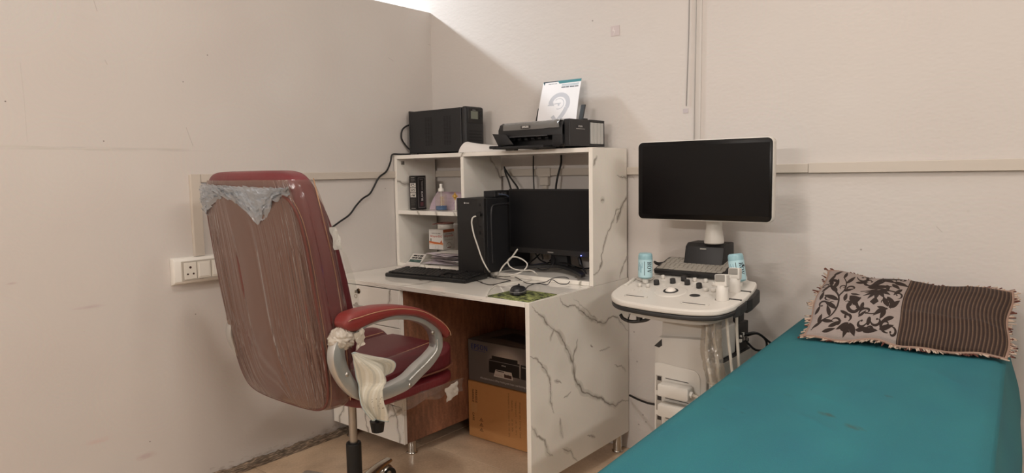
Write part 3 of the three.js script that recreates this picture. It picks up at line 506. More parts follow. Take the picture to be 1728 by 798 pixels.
{ // yellow paper flower on a stick
  const p = at(768, 331, 'z', 0.215), t = thing('flower_pick', 'small yellow flower ornament on a white stick on upper shelf', 'ornament', [p.x, SH, 0.215]);
  const pet = []; for (let i = 0; i < 8; i++) { const a = i * Math.PI / 4, L = i % 2 ? 0.013 : 0.019, s = new THREE.Shape(); s.moveTo(-0.004, 0.003); s.quadraticCurveTo(-0.006, L * 0.6, 0, L); s.quadraticCurveTo(0.006, L * 0.6, 0.004, 0.003); const g = new THREE.ExtrudeGeometry(s, { depth: 0.002, bevelEnabled: false }); g.rotateZ(a); g.translate(p.x, p.y, 0.215); pet.push(g); }
  obj('petals', pet, std(0xc99a3c, 0.6), t);
  obj('heart', new THREE.SphereGeometry(0.006, 14, 10).scale(1, 1, 0.6).translate(p.x, p.y, 0.2175), std(0xdcb765, 0.5), t);
  obj('stick', rbox(p.x - 0.003, p.x + 0.004, SH + 0.0005, p.y - 0.004, 0.211, 0.2149, 0.001), M.white, t);
  obj('base', rbox(p.x - 0.012, p.x + 0.012, SH + 0.0003, SH + 0.003, 0.204, 0.224, 0.001), M.white, t);
}
{ // lilac forms leaning against the wall
  const mk = (x0, x1, y1, z, seed, lab, tone) => {
    const tex = canvas(256, 256, (c) => { c.fillStyle = tone; c.fillRect(0, 0, 256, 256); const r = rng(seed); c.strokeStyle = 'rgba(120,90,120,0.5)'; c.lineWidth = 2; for (let i = 0; i < 4; i++) { c.beginPath(); c.moveTo(20, 40 + i * 55); c.lineTo(120 + r() * 110, 38 + i * 55); c.stroke(); } c.fillStyle = 'rgba(120,90,120,0.35)'; c.fillRect(30, 14, 150, 10); c.strokeRect(140, 150, 70, 50); });
    single('paper_form', lab, 'paper', [x0, SH, z], sheet(6, 10, (u, v) => V(lerp(x0, x1, u), SH + 0.001 + v * (y1 - SH), z - 0.06 * v + 0.008 * Math.sin(v * 3)), 0.002, (u, v) => [u, v]), std(0xffffff, 0.75, { map: tex, side: THREE.DoubleSide }));
  };
  mk(0.30, 0.446, 1.17, 0.10, 3, 'tall lilac form leaning behind the spray bottle', '#cbb9c4');
  mk(0.12, 0.40, 1.112, 0.16, 5, 'low wide lilac form leaning behind the toner carton', '#c6b2bd');
}
// ---------------------------------------------------------------- lower bay: papers, medicine carton, lid
{
  const B = DH + 0.0185, r = rng(14);
  // loose papers, each its own sheet
  const N = 14;
  for (let i = 0; i < N; i++) {
    const cx = lerp(0.27, 0.345, r()), cz = lerp(0.14, 0.2, r()), w = lerp(0.16, 0.22, r()), d = lerp(0.1, 0.15, r()), a = (r() - 0.5) * 0.5, y = B + 0.001 + i * 0.0043, bow = 0.003 + r() * 0.006, ph = r() * 3;
    const fw = Math.min(w, 2 * Math.min(cx - 0.04, 0.44 - cx)), ca = Math.cos(a), sa = Math.sin(a);
    const tone = [0xdcd6d6, 0xd6ccd4, 0xcfc3c8, 0xe0dbd4, 0xc9bcc6][i % 5];
    const m = single('loose_paper', 'loose white and lilac sheet in the paper pile under the shelf', 'paper', [cx, y, cz], sheet(10, 6, (u, v) => { const X = (u - 0.5) * fw, Z = (0.5 - v) * d; return V(clamp(cx + X * ca - Z * sa, 0.03, 0.448), y + bow * (0.5 + 0.5 * Math.sin(u * 5 + ph)) * (0.4 + 0.6 * v) * 0.7, clamp(cz + X * sa + Z * ca, 0.02, 0.275)); }, 0.0016), std(tone, 0.8, { side: THREE.DoubleSide }), 'loose papers in the pile under the shelf');
  }
  // printed leaflet sliding off the pile
  const tl = at(697, 427, 'z', 0.2), l0 = at(686, 438, 'y', B + 0.045);
  const A = at(697, 427.5, 'z', 0.20), Bq = at(720, 429, 'z', 0.20), C = at(685, 446, 'z', 0.287), D = at(708, 448, 'z', 0.287), E0 = at(668, 452, 'y', DH + 0.006), E1 = at(691, 452, 'y', DH + 0.006);
  const tex = canvas(256, 384, (c) => { c.fillStyle = '#ded8d2'; c.fillRect(0, 0, 256, 384); c.fillStyle = '#26241f'; for (const [a, y, b] of [[40, 22, 70], [120, 22, 26], [158, 22, 60], [34, 60, 52], [92, 60, 44], [146, 60, 70]]) c.fillRect(a, y, b, 24); c.fillStyle = '#3f5a54'; c.fillRect(18, 100, 214, 60); c.fillStyle = '#7f948d'; c.fillRect(100, 118, 60, 8); c.fillStyle = 'rgba(180,110,110,0.4)'; for (let i = 0; i < 8; i++) c.fillRect(24, 200 + i * 20, 200 - (i % 3) * 40, 5); });
  single('leaflet', 'printed leaflet with a dark green band sliding off the paper pile', 'leaflet', [0.12, DH + 0.03, 0.3], sheet(6, 18, (u, v) => { const t = 1 - v; let p = t < 0.5 ? A.clone().lerp(C, t / 0.5).lerp(Bq.clone().lerp(D, t / 0.5), u) : C.clone().lerp(E0, (t - 0.5) / 0.5).lerp(D.clone().lerp(E1, (t - 0.5) / 0.5), u); p.x = Math.max(p.x, 0.03); p.y = Math.max(p.y, DH + 0.004); if (p.z < 0.285) p.y = Math.max(p.y, B + 0.006); return p; }, 0.0008, (u, v) => [u, v]), std(0xffffff, 0.7, { map: tex, side: THREE.DoubleSide }));
  // medicine carton, turned a little
  const by = B + 0.065, P0 = at(746, 433, 'z', 0.19), t = thing('medicine_carton', 'white and orange medicine carton on the paper pile', 'box', [P0.x, by, 0.13]);
  const w = 0.088, d = 0.09, h = 0.098, ang = 0.12, c0 = V(P0.x - w / 2 + 0.0, by, 0.19 - d / 2), rot = (g) => turned(g, rotY(ang), c0);
  obj('carton', rot(rbox(c0.x - w / 2, c0.x + w / 2, by, by + h, c0.z - d / 2, c0.z + d / 2, 0.001, 1)), std(0xdedad4, 0.5), t);
  const face = (side) => canvas(256, 288, (c) => { c.fillStyle = '#e2ded9'; c.fillRect(0, 0, 256, 288); if (side) { c.fillStyle = '#c2653a'; c.fillRect(0, 0, 256, 40); } else { c.fillStyle = '#d8d3cf'; c.fillRect(0, 0, 256, 18); c.fillStyle = '#cf6a32'; c.beginPath(); c.moveTo(0, 170); c.lineTo(256, 196); c.lineTo(256, 222); c.lineTo(0, 196); c.fill(); c.fillStyle = '#e0a16a'; c.fillRect(0, 206, 256, 10); c.fillStyle = '#6b6a4e'; c.fillRect(24, 130, 18, 44); c.fillStyle = '#c25a30'; c.beginPath(); c.moveTo(200, 190); c.lineTo(226, 150); c.lineTo(244, 192); c.fill(); } c.fillStyle = '#8b8580'; for (const [a, b] of [[50, 60], [116, 40], [162, 50]]) c.fillRect(a, side ? 62 : 50, b, 9); c.fillStyle = '#b8442c'; c.font = 'bold 40px sans-serif'; c.fillText('Wisyra-DSC', 22, side ? 110 : 112); if (side) { c.fillStyle = '#8b8580'; c.fillRect(20, 150, 200, 4); c.strokeStyle = '#8b6f5a'; c.lineWidth = 5; c.beginPath(); c.arc(128, 258, 62, Math.PI, 0); c.stroke(); c.fillStyle = '#7a3a2c'; c.fillRect(84, 262, 90, 12); } else { c.strokeStyle = '#b8b2aa'; c.lineWidth = 3; c.strokeRect(110, 236, 60, 40); } });
  const f1 = new THREE.PlaneGeometry(w - 0.002, h - 0.002); f1.translate(c0.x, by + h / 2, c0.z + d / 2 + 0.0005); obj('front_print', rot(f1), std(0xffffff, 0.5, { map: face(false) }), t);
  const f2 = new THREE.PlaneGeometry(d - 0.002, h - 0.002); f2.rotateY(Math.PI / 2); f2.translate(c0.x + w / 2 + 0.0005, by + h / 2, c0.z); obj('side_print', rot(f2), std(0xffffff, 0.5, { map: face(true) }), t);
  // white jar lid lying on it, with a brown elastic band
  const lx = c0.x + 0.018, lz = c0.z - 0.01, ly = by + h + 0.0006;
  const lt = thing('jar_lid', 'white round plastic jar lid with brown band on the medicine carton', 'lid', [lx, ly, lz]);
  obj('lid', lathe([[0, 0], [0.038, 0], [0.039, 0.002], [0.039, 0.021], [0.037, 0.024], [0, 0.024]], [lx, ly, lz], 40), M.white, lt);
  obj('band', [lathe([[0.0394, 0.0245], [0.0415, 0.0245], [0.0415, 0.031], [0.0394, 0.031], [0.0394, 0.0245]], [lx, ly, lz], 40), tube([[lx - 0.036, ly + 0.026, lz + 0.018], [lx - 0.055, ly + 0.022, lz + 0.03], [lx - 0.064, ly + 0.021, lz + 0.02], [lx - 0.04, ly + 0.027, lz + 0.004]], 0.0028, 20, 6)], std(0x7d5248, 0.55), lt);
}
// ================================================================ computer
{ // tower
  const x0 = 0.49, x1 = 0.648, y0 = DH + 0.004, y1 = 1.094, z1 = 0.352, z0 = 0.03;
  const t = thing('computer_tower', 'black tower computer standing beside the screen on the desk', 'computer', [0.57, DH, 0.2]);
  // stands over the hutch's bottom board, so its rear feet rest on that and its front ones on the desk
  const yb = DH + 0.02;
  obj('case', rbox(x0, x1, yb, y1, z0, z1 - 0.022, 0.003), M.blackMatte, t);
  const fp = obj('front_panel', rbox(x0, x1, yb - 0.0005, y1 + 0.001, z1 - 0.0215, z1, 0.004, 3), std(0x1d1c1c, 0.5), t);
  obj('port_strip', rbox(x1 - 0.034, x1 - 0.006, y0 + 0.03, y1 - 0.004, z1 - 0.002, z1 + 0.0008, 0.001), std(0x232222, 0.45), fp);
  for (const [dy, h] of [[0.02, 0.012], [0.055, 0.006], [0.118, 0.006], [0.138, 0.016]]) obj('port', rbox(x1 - 0.026, x1 - 0.014, y1 - dy - h, y1 - dy, z1 + 0.0002, z1 + 0.0018, 0.001), std(0x050505, 0.5), fp);
  print('lettering', fp, [x0 + 0.066, y1 - 0.02, z1 + 0.0006], 0.042, 0.010, 'z', canvas(256, 60, (c) => { c.fillStyle = '#1d1c1c'; c.fillRect(0, 0, 256, 60); c.fillStyle = '#dcd9d4'; c.beginPath(); c.arc(30, 30, 22, 0, 7); c.fill(); c.fillStyle = '#1d1c1c'; c.beginPath(); c.arc(34, 28, 8, 0, 7); c.fill(); c.fillStyle = '#dcd9d4'; c.font = 'bold 40px sans-serif'; c.fillText('-vezaar', 52, 44); }));
  // pressed side panel with a raised frame
  const fr = [[z1 - 0.05, yb + 0.03], [z1 - 0.05, y1 - 0.03], [z1 - 0.065, y1 - 0.016], [z0 + 0.05, y1 - 0.016], [z0 + 0.05, yb + 0.03]];
  obj('side_rib', tube([[x1, yb + 0.04, z1 - 0.052], [x1, y1 - 0.05, z1 - 0.052], [x1, y1 - 0.034, z1 - 0.06], [x1, y1 - 0.03, z1 - 0.08], [x1, y1 - 0.03, z0 + 0.06]], 0.0048, 60, 8), std(0x2b2b2d, 0.3), t);
  for (const fx of [x0 + 0.02, x1 - 0.02]) { obj('foot', rbox(fx - 0.011, fx + 0.011, DH + 0.0003, yb + 0.001, z1 - 0.05, z1 - 0.015, 0.002), M.black, t); obj('foot', rbox(fx - 0.011, fx + 0.011, DH + 0.0185, yb + 0.001, z0 + 0.02, z0 + 0.05, 0.0008), M.black, t); }
}
{ // small switch box on the tower
  const t = thing('network_switch', 'small black network box lying on top of the computer tower', 'network box', [0.6, 1.0955, 0.24]);
  const z1 = 0.262, x0 = at(816, 330, 'z', z1).x, x1 = x0 + 0.066, y0 = 1.0958, y1 = y0 + 0.028;
  obj('case', rbox(x0, x1, y0, y1, z1 - 0.12, z1, 0.003), M.blackMatte, t);
  for (let i = 0; i < 3; i++) obj('port', rbox(x1 - 0.001, x1 + 0.0012, y0 + 0.008, y0 + 0.02, z1 - 0.035 - i * 0.022, z1 - 0.02 - i * 0.022, 0.0005), std(0x4a4a4c, 0.4), t);
  single('network_cable', 'thin blue network cable plugged in the box on the tower', 'cable', [x1 + 0.02, y0 + 0.01, z1 - 0.03], cord([[x1 + 0.0015, y0 + 0.013, z1 - 0.028], [x1 + 0.02, y0 + 0.012, z1 - 0.03], [x1 + 0.024, y0 + 0.004, z1 - 0.06], [x1 + 0.02, y0 - 0.05, z1 - 0.14], [x1 + 0.03, y0 - 0.2, z1 - 0.2]], 0.0026, 50), std(0x4a5468, 0.5));
}
{ // screen
  const x0 = 0.664, x1 = 1.122, z1 = 0.2, y0 = 0.852, y1 = 1.131, yd = DH + 0.0185, cx = (x0 + x1) / 2 - 0.0;
  const t = thing('computer_monitor', 'black flat computer screen in the hutch, switched off', 'monitor', [cx, yd, 0.15]);
  obj('housing', [rbox(x0, x1, y0, y1, z1 - 0.022, z1, 0.003), rbox(x0 + 0.06, x1 - 0.06, y0 + 0.03, y1 - 0.06, z1 - 0.05, z1 - 0.02, 0.01)], std(0x121213, 0.45), t);
  obj('screen', rbox(x0 + 0.008, x1 - 0.008, y0 + 0.024, y1 - 0.007, z1 - 0.001, z1 + 0.0006, 0.0004, 1), phys(0x101012, 0.38, { specularIntensity: 0.6 }), t);
  const ch = obj('chin', rbox(x0 + 0.001, x1 - 0.001, y0 + 0.001, y0 + 0.0225, z1 - 0.001, z1 + 0.0015, 0.0008, 1), std(0x1b1a1a, 0.38), t);
  obj('badge', rbox(cx - 0.018, cx + 0.012, y0 + 0.008, y0 + 0.0125, z1 + 0.001, z1 + 0.0024, 0.0005, 1), std(0x807d79, 0.35), ch);
  const lp = at(981, 429, 'z', z1); obj('power_light', new THREE.CylinderGeometry(0.0022, 0.0022, 0.002, 12).rotateX(Math.PI / 2).translate(lp.x, y0 + 0.006, z1 + 0.002), std(0x1020ff, 0.4, { emissive: new THREE.Color(0.15, 0.2, 1), emissiveIntensity: 5 }), ch);
  const pl = new THREE.PointLight(new THREE.Color(0.15, 0.2, 1), 0.0006, 0, 2); pl.position.set(lp.x, y0 + 0.006, z1 + 0.006); scene.add(pl);
  // neck and spread foot
  obj('neck', prism([[cx - 0.045, yd + 0.02], [cx + 0.05, yd + 0.02], [cx + 0.03, y0 + 0.09], [cx - 0.03, y0 + 0.09]], 'z', 0.118, 0.148, 0.003), M.blackMatte, t);
  const leg = (s) => { const o = []; const n = 24; const g = grid(4, n, () => V(0, 0, 0)); return null; };
  const arm = (s) => sheet(2, 24, (u, v) => { const x = cx + s * lerp(0.0, 0.205, v) , zc = lerp(0.13, s > 0 ? 0.268 : 0.262, Math.pow(v, 1.5)), w = lerp(0.07, 0.03, v); return V(x, yd + lerp(0.024, 0.0125, v), zc + (u - 0.5) * w * -s); }, 0.0115);
  obj('foot', [arm(1), arm(-1)], std(0x19191a, 0.4), t);
}
// keyboard, mouse, mat ----------------------------------------------------------------
{
  const Y = DH + 0.0006, A = at(650, 462, 'y', DH + 0.012), B = at(785, 474, 'y', DH + 0.012), C = at(803, 462, 'y', DH + 0.02), D = at(673, 452, 'y', DH + 0.02);
  const w = 0.448, d = 0.158, ang = Math.atan2(A.z - B.z, B.x - A.x), fx = (A.x + B.x) / 2, fz = (A.z + B.z) / 2, t = thing('keyboard', 'black full-size computer keyboard in front of the tower', 'keyboard', [fx, DH, fz]);
  const c = V(fx, Y, fz), put = (g) => { g.translate(fx, Y, fz); return turned(g, rotY(ang), c); };
  // local: x across, z from 0 (front) to -d
  obj('body', put(prism([[0, 0], [0.001, 0.012], [-0.004, 0.016], [-d + 0.012, 0.026], [-d, 0.022], [-d, 0]], 'x', -w / 2, w / 2, 0.003)), std(0x121213, 0.4), t);
  const slope = 0.01 / (d - 0.016), q = new THREE.Quaternion().setFromAxisAngle(V(0, 1, 0), ang).multiply(rotX(Math.atan(slope)));
  const geo = new Map(), km = std(0x1a1a1b, 0.45);
  const keycap = (kw, kd) => { const k = kw.toFixed(4) + kd; if (!geo.has(k)) { const g = prism([[-kw / 2, -kd / 2], [kw / 2, -kd / 2], [kw / 2, kd / 2], [-kw / 2, kd / 2]], 'y', 0, 0.006, 0.0012); geo.set(k, g); } return geo.get(k); };
  const u = 0.0192, left = -w / 2 + 0.012;
  const key = (x, row, kw, rows = 1) => { const z = -0.018 - row * 0.0208, kd = rows > 1 ? 0.038 : 0.0172; const m = new THREE.Mesh(keycap(kw - 0.0026, kd), km); m.name = 'key'; m.castShadow = m.receiveShadow = true; const zz = z - (rows > 1 ? 0.0104 : 0); const p = V(left + x + kw / 2, 0.0165 + (-zz - 0.006) * slope, zz).applyAxisAngle(V(0, 1, 0), ang); m.position.set(p.x, p.y + Y - DH, p.z); m.quaternion.copy(q); t.add(m); };
  const rowsDef = [[1.25, 1.25, 1.25, 6.25, 1.25, 1.25, 1.25, 1.25], [2.25, ...Array(10).fill(1), 2.75], [1.75, ...Array(11).fill(1), 2.25], [1.5, ...Array(12).fill(1), 1.5], [...Array(13).fill(1), 2]];
  rowsDef.forEach((R, r) => { let x = 0; for (const k of R) { key(x, r, k * u); x += k * u; } });
  { let x = 0; [1, -1, 1, 1, 1, 1, -0.5, 1, 1, 1, 1, -0.5, 1, 1, 1, 1].forEach((k) => { if (k > 0) key(x, 5.15, u); x += Math.abs(k) * u; }); }
  for (const r of [3, 4]) for (let i = 0; i < 3; i++) key((15.3 + i) * u, r, u); for (let i = 0; i < 3; i++) key((15.3 + i) * u, 0, u); key(16.3 * u, 1, u); for (let i = 0; i < 3; i++) key((15.3 + i) * u, 5.15, u);
  for (const r of [1, 2, 3, 4]) for (let i = 0; i < 3; i++) key((18.6 + i) * u, r, u); key(18.6 * u, 0, 2 * u); key(20.6 * u, 0, u); key(21.6 * u, 0, u, 2); key(21.6 * u, 2, u, 2); key(21.6 * u, 4, u);
}
{
  const c = [[821, 500], [893, 511.3], [936, 498], [879, 488.5]].map(([a, b]) => at(a, b, 'y', DH));
  const tex = dataTex(256, 256, (u, v) => { const a = tn32(u * 0.5, v * 1.5), b = tn96(u * 0.5, v), g = a * 0.7 + b * 0.3; return g > 0.6 ? [150, 156, 96] : g > 0.5 ? [108, 120, 62] : g > 0.4 ? [70, 78, 40] : [34, 36, 22]; }, true);
  const x0 = 0.948, x1 = 1.142, z0 = 0.498, z1 = 0.688;
  const g = prism([[x0, z0], [x1, z0 + 0.012], [x1 + 0.003, z1], [x0 - 0.004, z1 - 0.006]], 'y', DH + 0.0004, DH + 0.003, 0.0008); const uvm = metreUV(g);
  single('mouse_mat', 'green camouflage mouse mat on the desk corner', 'mouse mat', [1.05, DH, 0.6], uvm, std(0xffffff, 0.8, { map: rep(tex, 4.4) }));
}
{
  const p = at(873, 496, 'y', DH + 0.003), x = p.x, z = p.z - 0.004, Y = DH + 0.0034, t = thing('computer_mouse', 'black wired computer mouse on the camouflage mat', 'mouse', [x, DH, z]);
  const a0 = 0.55, q = rotY(a0), c = V(x, Y, z);
  const shell = grid(36, 18, (u, v) => { const th = u * Math.PI * 2, ph = v * Math.PI / 2, rx = 0.031, rz = 0.052, e = Math.pow(Math.cos(ph), 0.6), cx = Math.sign(Math.cos(th)) * Math.pow(Math.abs(Math.cos(th)), 0.75), cz = Math.sign(Math.sin(th)) * Math.pow(Math.abs(Math.sin(th)), 0.85); const zz = rz * cz * e; return V(x + rx * cx * e * (1 - 0.12 * cz), Y + 0.004 + 0.027 * Math.sin(ph) * (1 + 0.15 * cz), z + zz); });
  const fx = shell.index.array; for (let i = 0; i < fx.length; i += 3) { const s = fx[i]; fx[i] = fx[i + 1]; fx[i + 1] = s; } shell.computeVertexNormals();
  obj('shell', turned(shell, q, c), std(0x1b1b1d, 0.38, { side: THREE.DoubleSide }), t);
  obj('base', turned(cyl([x, Y + 0.0004, z], [x, Y + 0.0055, z], 0.03, 0.031, 32).translate(-x, 0, -z).scale(1, 1, 1.66).translate(x, 0, z), q, c), std(0x0d0d0e, 0.5), t);
  obj('wheel', turned(new THREE.TorusGeometry(0.007, 0.003, 8, 20).rotateY(Math.PI / 2).translate(x, Y + 0.024, z - 0.03), q, c), std(0x2a2a2c, 0.6), t);
  obj('trim_line', turned(tube([[x - 0.030, Y + 0.016, z + 0.02], [x - 0.022, Y + 0.014, z + 0.045], [x, Y + 0.013, z + 0.0535], [x + 0.022, Y + 0.014, z + 0.045], [x + 0.030, Y + 0.016, z + 0.02]], 0.0009, 30, 6), q, c), std(0x8e8c88, 0.3), t);
}
// desk cables: sight lines of the photograph laid on the desk
const onDesk = (px, py, h = 0.002) => at(px, py, 'y', DH + h);
single('mouse_cable', 'thin black mouse cable looping over the desk in front of the screen', 'cable', onDesk(960, 480), cord([[887, 488, 0.012], [893, 482, 0.004], [905, 478, 0.003], [920, 476, 0.004], [932, 470, 0.02], [944, 467.5, 0.024], [956, 468, 0.022], [961, 473, 0.014], [957, 479, 0.006], [945, 479, 0.007], [931, 472, 0.019], [924, 480, 0.003], [910, 478.5, 0.003], [892, 478, 0.003], [878, 472, 0.003], [868, 467, 0.006], [850, 466, 0.006], [836, 468, 0.004], [828, 465, 0.004], [832, 460, 0.004]].map(([a, b, h]) => onDesk(a, b, h)), 0.0016, 160, 6), M.blackCable);
single('keyboard_cable', 'thin dark keyboard cable trailing from the keyboard toward the tower', 'cable', onDesk(830, 478), cord([[795, 470, 0.006], [806, 474, 0.003], [816, 478, 0.002], [828, 480.5, 0.002], [842, 478, 0.002], [858, 474, 0.0025], [862, 473.5, 0.003], [848, 471, 0.003], [833, 469, 0.003], [827, 466, 0.003], [830, 462, 0.003]].map(([a, b, h]) => onDesk(a, b, h)), 0.0015, 90, 6), std(0x1c1512, 0.5));
{
  const t = thing('usb_cable', 'white USB cable plugged in the tower and coiled in a loop', 'cable', onDesk(835, 465));
  const q = (px, py, z) => at(px, py, 'z', z), front = 0.366;
  obj('cable', cord([q(803, 364.5, 0.37), q(798, 367, 0.374), q(796, 374, 0.375), q(799, 393, 0.375), q(806, 415, 0.375), q(814, 438, 0.377), q(822, 453, 0.385), onDesk(830, 461, 0.006), onDesk(838, 465.5, 0.005), q(843, 459, 0.33), q(849, 449, 0.32), q(858, 440, 0.315), q(866, 431, 0.31), q(873, 421, 0.305)], 0.0033, 120, 8), M.whiteCable, t);
  obj('loop', cord([onDesk(832, 464, 0.006), onDesk(850, 465, 0.02), q(868, 463, 0.36), q(884, 456, 0.34), q(890, 446, 0.335), q(885, 440, 0.335), q(873, 434, 0.335), q(864, 434, 0.338), q(857, 440, 0.34), q(859, 448, 0.34), q(868, 454, 0.345), q(884, 456.5, 0.352), q(896, 456, 0.37), q(903, 460, 0.4), onDesk(904, 467, 0.004), onDesk(893, 473, 0.003), onDesk(866, 477, 0.0025), onDesk(842, 480, 0.0025), onDesk(829, 487, 0.0025), onDesk(823, 496, 0.0042), onDesk(821.5, 500, 0.0045)], 0.0028, 170, 8), M.whiteCable, t);
  const p = q(808, 362.5, 0.362); obj('plug', rbox(p.x - 0.012, p.x + 0.014, p.y - 0.006, p.y + 0.006, 0.354, 0.372, 0.002), M.black, t);
}
{ // tangle behind the screen, each lead a thing of its own
  const q = (px, py, z) => at(px, py, 'z', z), B = DH + 0.0195;
  const L = [
    ['black lead running down behind the screen in a slack curve', [[851, 282, 0.06], [853, 292, 0.06], [858, 305, 0.06], [862, 318, 0.06], [872, 345, 0.05]], 0.0042],
    ['black lead slanting down to the screen from the divider', [[851, 283, 0.055], [857, 293, 0.052], [866, 306, 0.05], [873, 316, 0.05], [885, 345, 0.045]], 0.0042],
    ['straight thin black lead hanging from the printer behind the screen', [[900, 252, 0.0105], [900, 262, 0.0115], [900, 290, 0.03], [901, 317, 0.04], [903, 345, 0.04]], 0.0032],
    ['thick black printer lead hanging in a bend behind the screen', [[946, 250, 0.0105], [947, 262, 0.0115], [947, 274, 0.022], [943, 290, 0.035], [940, 303, 0.04], [938, 318, 0.04], [936, 345, 0.04]], 0.0045],
    ['video lead with thick ferrite core dropping from the screen', [[974, 415, 0.16], [976, 428, 0.165], [979, 441, 0.17], [984, 452, 0.185], [989, 461, 0.2]], 0.0036],
    ['black lead crossing under the screen to the panel', [[925, 443, 0.14], [955, 444, 0.15], [968, 449, 0.16], [981, 453, 0.12], [994, 452.5, 0.1]], 0.0034],
    ['looped black lead under the screen beside the foot', [[932, 425, 0.14], [936, 437, 0.15], [929, 451, 0.17], [917, 455, 0.18], [907, 452, 0.18], [908, 447, 0.16], [925, 445, 0.13]], 0.0026],
    ['square-bent black lead under the screen', [[916, 437, 0.13], [915, 427, 0.13], [929, 425.5, 0.13], [932, 435, 0.13], [928, 440, 0.13]], 0.0036],
    ['crossed black lead under the screen', [[900, 420, 0.12], [905, 430, 0.11], [911, 438, 0.11], [921, 443, 0.11]], 0.0034],
    ['black lead slanting under the screen behind the foot', [[914, 424, 0.1], [907, 432, 0.1], [898, 440, 0.1], [888, 446, 0.11]], 0.0034],
    ['navy lead lying along the hutch floor behind the tower', [[862, 452, 0.2], [885, 449, 0.15], [905, 446, 0.12], [930, 443, 0.1]], 0.003],
    ['thick black lead standing beside the screen neck', [[952, 425, 0.09], [958, 437, 0.1], [963, 448, 0.115]], 0.0055],
  ];
  for (const [lab, pts, r] of L) { const P = pts.map(([a, b, z]) => { const p = q(a, b, z); p.y = Math.max(p.y, B + r); p.x = clamp(p.x, 0.478, 1.13); return p; }); single('cable', lab, 'cable', P[P.length - 1], cord(P, r, 50, 8), lab.startsWith('navy') ? std(0x1d2140, 0.5) : M.blackCable); }
  const f = q(979, 441, 0.17); single('ferrite_core', 'black cylindrical ferrite core on the video lead by the screen', 'cable core', f, cyl([f.x - 0.005, f.y + 0.014, 0.168], [f.x + 0.007, f.y - 0.014, 0.174], 0.0078), M.black);
}
